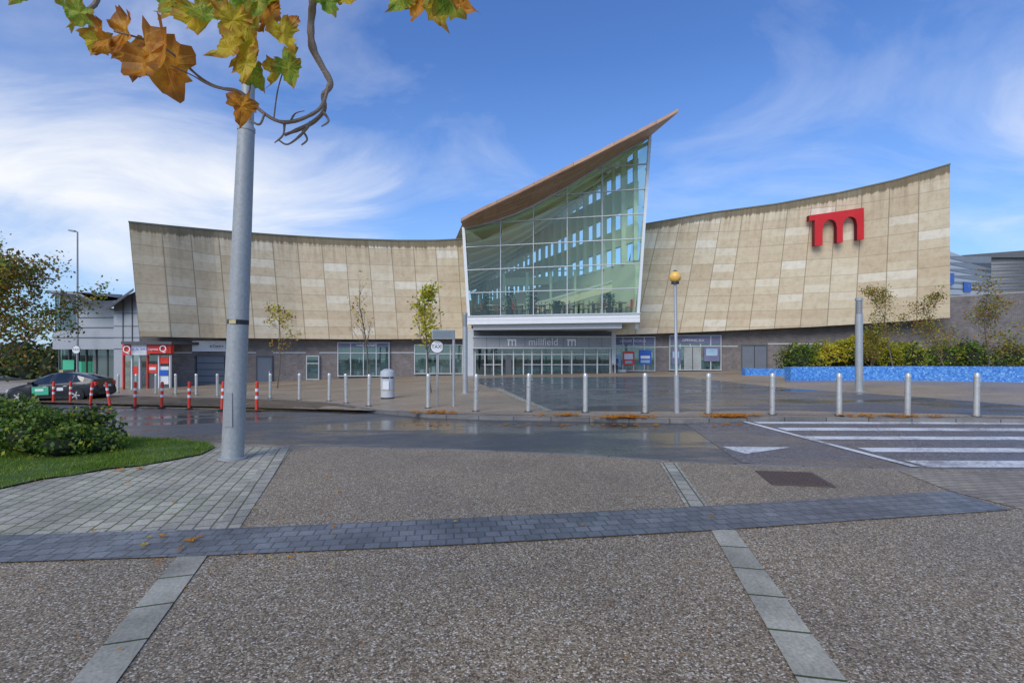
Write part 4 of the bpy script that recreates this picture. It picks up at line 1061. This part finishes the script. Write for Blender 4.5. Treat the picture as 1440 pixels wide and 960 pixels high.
def m_maple(name, cols, vein, edge):
    m, nt, b = base(name, cols[0], .5, 0, .35)
    uv = coord(nt, 'UV'); o = coord(nt)
    n = tex(nt, 'ShaderNodeTexNoise', o, Scale=26., Detail=6., Roughness=.7)
    c = ramp(nt, n.outputs[0], [(.36, cols[0]), (.5, cols[1]), (.64, cols[2])])
    s = nd(nt, 'ShaderNodeSeparateXYZ'); nt.links.new(uv, s.inputs[0])
    x = math_(nt, 'SUBTRACT', s.outputs[0], .5); y = s.outputs[1]
    ang = math_(nt, 'ARCTAN2', x, y); veinf = None
    r = math_(nt, 'SQRT', math_(nt, 'ADD', math_(nt, 'MULTIPLY', x, x), math_(nt, 'MULTIPLY', y, y)))
    for a in (0., .72, -.72, 1.45, -1.45):
        d = math_(nt, 'ABSOLUTE', math_(nt, 'SUBTRACT', ang, a))
        w = math_(nt, 'LESS_THAN', math_(nt, 'MULTIPLY', d, r), .007)
        veinf = w if veinf is None else math_(nt, 'MAXIMUM', veinf, w)
    c = mixc(nt, c, vein, math_(nt, 'MULTIPLY', veinf, .5))
    rr = math_(nt, 'SQRT', math_(nt, 'ADD', math_(nt, 'MULTIPLY', x, x), math_(nt, 'POWER', math_(nt, 'SUBTRACT', y, .3), 2.)))
    ef = ramp(nt, math_(nt, 'ADD', rr, math_(nt, 'MULTIPLY', n.outputs[0], .8)), [(.72, g3(0)), (.86, g3(1))])
    c = mixc(nt, c, edge, math_(nt, 'MULTIPLY', ef, .75))
    nt.links.new(c, b.inputs['Base Color'])
    tr = nd(nt, 'ShaderNodeBsdfTranslucent'); nt.links.new(c, tr.inputs[0])
    mx = nd(nt, 'ShaderNodeMixShader'); mx.inputs[0].default_value = .5
    nt.links.new(b.outputs[0], mx.inputs[1]); nt.links.new(tr.outputs[0], mx.inputs[2]); nt.links.new(mx.outputs[0], nt.nodes['Material Output'].inputs[0])
    return m
ML = [m_maple('plane_leaf_orange', [(.50, .17, .02), (.72, .30, .025), (.80, .42, .04)], (.85, .55, .12), (.30, .10, .02)),
      m_maple('plane_leaf_yellow', [(.55, .42, .03), (.76, .58, .04), (.78, .48, .04)], (.85, .8, .25), (.42, .16, .02)),
      m_maple('plane_leaf_green', [(.16, .30, .03), (.34, .45, .04), (.58, .56, .06)], (.7, .7, .25), (.42, .26, .03))]
PT = empty('plane_tree', (-3.7, -.6, 0))
Q = wp
def spl(ps, k=6):
    out = []
    P = [ps[0]]+ps+[ps[-1]]
    for i in range(1, len(P)-2):
        for j in range(k):
            t = j/k; a, b, c, d = P[i-1], P[i], P[i+1], P[i+2]
            out.append(.5*((2*b)+(c-a)*t+(2*a-5*b+4*c-d)*t*t+(3*b-3*c+d-a)*t**3))
    out.append(ps[-1]); return out
tm = MB()
def twig(pts, r0, r1, n=8):
    P = spl([Q(*p) for p in pts]); k = len(P)
    tm.tube(P, [(r0+(r1-r0)*i/(k-1))*(1+.35*noise.noise(P[i]*45)) for i in range(k)], n, 0)
    return P
trunk = [Vector((-3.7, -.6, -.05)), Vector((-3.72, -.58, 1.5)), Vector((-3.6, -.5, 3.0)), Vector((-3.5, -.4, 5.2)), Vector((-3.6, -.3, 7.5))]
P = spl(trunk); tm.tube(P, [.17-.11*i/(len(P)-1) for i in range(len(P))], 12, 0)
limb = [Vector((-3.6, -.5, 3.0)), Vector((-2.6, .2, 3.5)), Vector((-1.5, .9, 3.55)), Vector((-.85, 1.25, 3.1))]
P = spl(limb+[Q(441, -60, 1.4)]); tm.tube(P, [.05-.036*i/(len(P)-1) for i in range(len(P))], 10, 0)
twig([(441, -62, 1.4), (440, 0, 1.42), (437, 40, 1.42), (440, 68, 1.43), (452, 92, 1.44), (465, 118, 1.45), (455, 135, 1.46), (456, 155, 1.47), (440, 172, 1.5), (420, 182, 1.5), (400, 190, 1.5)], .0125, .005)
twig([(462, 120, 1.45), (452, 150, 1.44), (430, 165, 1.44), (405, 172, 1.45), (385, 168, 1.47), (362, 152, 1.5), (338, 130, 1.5), (305, 122, 1.48), (285, 112, 1.46), (262, 92, 1.42), (248, 80, 1.4), (222, 62, 1.36), (190, 52, 1.32), (160, 44, 1.3)], .0065, .0022, 6)
twig([(455, 158, 1.47), (462, 170, 1.46), (452, 178, 1.45)], .005, .002, 6)
twig([(437, 172, 1.5), (425, 188, 1.48), (405, 203, 1.47), (392, 197, 1.46)], .005, .002, 6)
twig([(400, 174, 1.46), (398, 190, 1.46), (386, 201, 1.46)], .004, .002, 6); twig([(372, 160, 1.48), (365, 175, 1.46), (352, 168, 1.46), (340, 150, 1.46)], .004, .0018, 6)
twig([(338, 130, 1.5), (300, 122, 1.46), (270, 106, 1.42), (240, 92, 1.36)], .003, .0015, 5)
twig([(425, 183, 1.5), (432, 196, 1.49), (424, 204, 1.48)], .004, .002, 6); twig([(408, 172, 1.45), (415, 160, 1.44), (428, 156, 1.43)], .003, .0015, 6)
twig([(385, 168, 1.47), (390, 130, 1.46), (398, 100, 1.43), (402, 84, 1.42)], .0025, .0015, 6)
P = spl([Vector((-1.5, .9, 3.55)), Vector((-1.15, 1.2, 3.0)), Q(345, -40, 1.45)]); tm.tube(P, [.016-.009*i/(len(P)-1) for i in range(len(P))], 8, 0)
twig([(345, -40, 1.45), (342, 10, 1.46), (346, 50, 1.47), (340, 90, 1.48), (352, 120, 1.5), (342, 150, 1.5)], .006, .002, 6)
twig([(343, 5, 1.46), (370, 25, 1.46), (395, 35, 1.46)], .003, .0015, 5); twig([(343, 20, 1.46), (300, 20, 1.44), (262, 12, 1.42)], .003, .0015, 5)
P = spl([Vector((-1.5, .9, 3.55)), Vector((-1.25, 1.15, 3.1)), Q(130, -40, 1.4), Q(120, 20, 1.38), Q(135, 40, 1.36)]); tm.tube(P, [.014-.0115*i/(len(P)-1) for i in range(len(P))], 8, 0)
twig([(440, -40, 1.42), (520, -60, 1.42), (580, -30, 1.45), (610, 0, 1.46)], .006, .002, 6)
b_tm = tm.build('trunk_and_limbs', [BARKG], None, smooth=True); b_tm.parent = PT; b_tm.matrix_parent_inverse = Matrix.Translation(-PT.location)
lm = MB(); rnd = random.Random(12)
LV = [(222, 70, 78, -.35, 0), (206, 66, 84, -.75, 0), (186, 62, 56, -.1, 0), (168, 50, 58, -1.7, 0), (150, 44, 50, 1.2, 0), (140, 48, 40, .2, 1), (120, 10, 40, .9, 2), (95, 2, 38, .5, 2), (28, -12, 28, .3, 2),
      (262, 0, 50, .9, 2), (272, 8, 56, -.3, 1), (290, 14, 48, .2, 2), (245, -10, 44, .6, 1), (300, -5, 50, -.5, 2), (322, 5, 50, -.8, 2), (330, 12, 52, .4, 1),
      (342, 30, 56, -.1, 2), (352, 48, 54, .6, 1), (332, 58, 46, .9, 1), (345, 78, 50, -.2, 1), (352, 98, 36, -.6, 2), (340, 136, 44, .35, 0), (344, 142, 32, 1., 0),
      (372, 20, 44, -1., 0), (392, 34, 40, -.5, 1), (402, 36, 36, -1.2, 0), (375, 5, 44, -.6, 1), (360, -12, 50, -.3, 2), (395, -14, 44, .2, 2), (402, 85, 38, -.2, 2), (396, 82, 46, -.9, 2), (388, 88, 38, .4, 1),
      (435, -12, 34, 1., 2), (455, -12, 40, -.4, 2), (478, -8, 30, -1., 1), (572, -12, 42, .8, 2), (588, -10, 46, .1, 0), (606, -12, 54, -.5, 1), (622, -12, 54, -.7, 2), (638, -6, 42, -1.0, 0), (600, -18, 44, -1.3, 2), (310, -30, 50, .2, 1), (225, -30, 44, .2, 2), (380, -40, 50, .5, 1)]
for x, y, s, r, m_ in LV:
    d = 1.38+rnd.uniform(-.08, .1); p = Q(x, y, d)
    maple(lm, p, s/F*d*1.05, r, rnd.uniform(-.55, .55), rnd.uniform(-.7, .7), m_, rnd.uniform(.2, .9))
for k in range(150):
    p = Vector((-3.6+rnd.gauss(0, 1.0), -.8+rnd.gauss(0, .8), 4.4+rnd.uniform(-.5, 3)))
    maple(lm, p, .15, rnd.uniform(-3, 3), rnd.uniform(-.8, .8), rnd.uniform(-3, 3), rnd.randrange(3))
o = lm.build('leaves', ML, None); o.parent = PT; o.matrix_parent_inverse = Matrix.Translation(-PT.location)
fl = MB(); rnd = random.Random(77)
def fallen(x, y, s, off, m_):
    p = Vector((x, y, G(x, y)+off+.012))
    M = Matrix.Rotation(rnd.uniform(0, 6.28), 3, 'Z'); n = len(outl)
    pts = [Vector((a, b-.3, rnd.uniform(0, .2))) for a, b in outl]
    for i in range(n): fl.face([p+M @ (Vector((0, 0, .03))*s), p+M @ (pts[i]*s), p+M @ (pts[(i+1) % n]*s)], m_, [(.5, .28), (.6, .4), (.4, .5)])
for x, y, s in ((268, 762, .09), (228, 756, .06), (167, 662, .10), (195, 660, .09), (203, 768, .06), (1000, 728, .04), (640, 735, .035), (180, 668, .06), (232, 655, .05), (820, 740, .03)):
    X, Y = surv(x, y, .02); fallen(X, Y, s, .025, rnd.choice([0, 0, 1]))
for k in range(30):
    X, Y = surv(rnd.uniform(60, 500), rnd.uniform(632, 800), .02); fallen(X, Y, rnd.uniform(.02, .05), .024, rnd.choice([0, 0, 1]))
for k in range(40):
    X, Y = surv(rnd.uniform(20, 1420), rnd.uniform(640, 950), .02); fallen(X, Y, rnd.uniform(.008, .022), .02, 0)
# drifts of leaves lying on the kerb and in the gutter
for cx, cy, n_, sp in ((880, 588.0, 90, 26), (1030, 586.5, 80, 28), (610, 581.5, 36, 28), (1250, 586.5, 30, 60), (790, 585.5, 18, 30)):
    for k in range(n_):
        X, Y = surv(cx+rnd.gauss(0, sp*.6), cy+rnd.uniform(-2., .8), .09); fallen(X, Y, rnd.uniform(.09, .16), .09+rnd.uniform(0, .03), 0)
for k in range(60):
    X, Y = surv(rnd.choice([890, 1020, 600, 760])+rnd.gauss(0, 30), rnd.uniform(596, 600), 0); fallen(X, Y, rnd.uniform(.05, .1), .004, 0)
fl.build('fallen_leaves', ML)

# ------------------------------------------------------------------ light, sky, camera
SUN_EL, SUN_AZ = math.radians(38), math.radians(205)
sd_ = Vector((math.sin(SUN_AZ)*math.cos(SUN_EL), math.cos(SUN_AZ)*math.cos(SUN_EL), math.sin(SUN_EL)))
L = bpy.data.lights.new('sun', 'SUN'); L.energy = 2.2; L.angle = math.radians(34); L.color = (1, .95, .86)
lo = bpy.data.objects.new('sun', L); lo.rotation_euler = sd_.to_track_quat('Z', 'Y').to_euler(); scene.collection.objects.link(lo)
w = bpy.data.worlds.new('World'); scene.world = w; w.use_nodes = True; nt = w.node_tree
bg = nt.nodes['Background']; sky = nd(nt, 'ShaderNodeTexSky', sky_type='NISHITA'); sky.sun_disc = False; sky.sun_elevation = SUN_EL; sky.sun_rotation = SUN_AZ
sky.air_density = 1.2; sky.dust_density = .3; sky.ozone_density = 2.
gco = nd(nt, 'ShaderNodeTexCoord').outputs['Generated']
s = nd(nt, 'ShaderNodeSeparateXYZ'); nt.links.new(gco, s.inputs[0])
zz = math_(nt, 'ADD', math_(nt, 'MAXIMUM', s.outputs[2], 0.), .25)
cb = nd(nt, 'ShaderNodeCombineXYZ'); nt.links.new(math_(nt, 'DIVIDE', s.outputs[0], zz), cb.inputs[0]); nt.links.new(math_(nt, 'DIVIDE', s.outputs[1], zz), cb.inputs[1])
mp = nd(nt, 'ShaderNodeMapping'); mp.inputs['Rotation'].default_value = (0, 0, .3); mp.inputs['Scale'].default_value = (1., 1.6, 1); mp.inputs['Location'].default_value = (1.7, 4.3, 0); nt.links.new(cb.outputs[0], mp.inputs[0])
n1 = tex(nt, 'ShaderNodeTexNoise', mp.outputs[0], Scale=1.25, Detail=9., Roughness=.6, Distortion=.7)
n2 = tex(nt, 'ShaderNodeTexNoise', mp.outputs[0], Scale=.5, Detail=3., Roughness=.5)
f = math_(nt, 'ADD', math_(nt, 'MULTIPLY', n1.outputs[0], .62), math_(nt, 'MULTIPLY', n2.outputs[0], .45))
lowf = math_(nt, 'SUBTRACT', 1., math_(nt, 'MINIMUM', math_(nt, 'MULTIPLY', math_(nt, 'ABSOLUTE', math_(nt, 'SUBTRACT', s.outputs[2], .23)), 6.), 1.))
wf = math_(nt, 'MINIMUM', math_(nt, 'MAXIMUM', math_(nt, 'MULTIPLY', math_(nt, 'ADD', math_(nt, 'MULTIPLY', s.outputs[0], -1.), -.18), 2.6), 0.), 1.)
f = math_(nt, 'ADD', f, math_(nt, 'MULTIPLY', math_(nt, 'MULTIPLY', lowf, wf), .34))
mask = ramp(nt, f, [(.50, g3(0)), (.60, g3(.16)), (.70, g3(.5)), (.84, g3(.95))])
skyc = mixc(nt, sky.outputs[0], (.66, .95, 1.5), 1., 'MULTIPLY')
hz = ramp(nt, s.outputs[2], [(0., g3(.6)), (.28, g3(.14)), (.5, g3(0.))])
skyc = mixc(nt, skyc, (3.6, 5.6, 8.4), hz)
col = mixc(nt, skyc, (8.4, 8.6, 8.9), mask)
nt.links.new(col, bg.inputs[0]); bg.inputs[1].default_value = .115
cam = bpy.data.cameras.new('camera'); co = bpy.data.objects.new('camera', cam); scene.collection.objects.link(co)
co.location = (0, 0, EYE); co.rotation_euler = (math.pi/2, 0, 0); cam.sensor_width = 36; cam.lens = F/1440*36; cam.shift_y = (HY-480)/1440
cam.clip_end = 5000; cam.clip_start = .05; scene.camera = co
scene.view_settings.view_transform = 'Standard'; scene.view_settings.look = 'None'; scene.view_settings.exposure = 0; scene.view_settings.gamma = 1
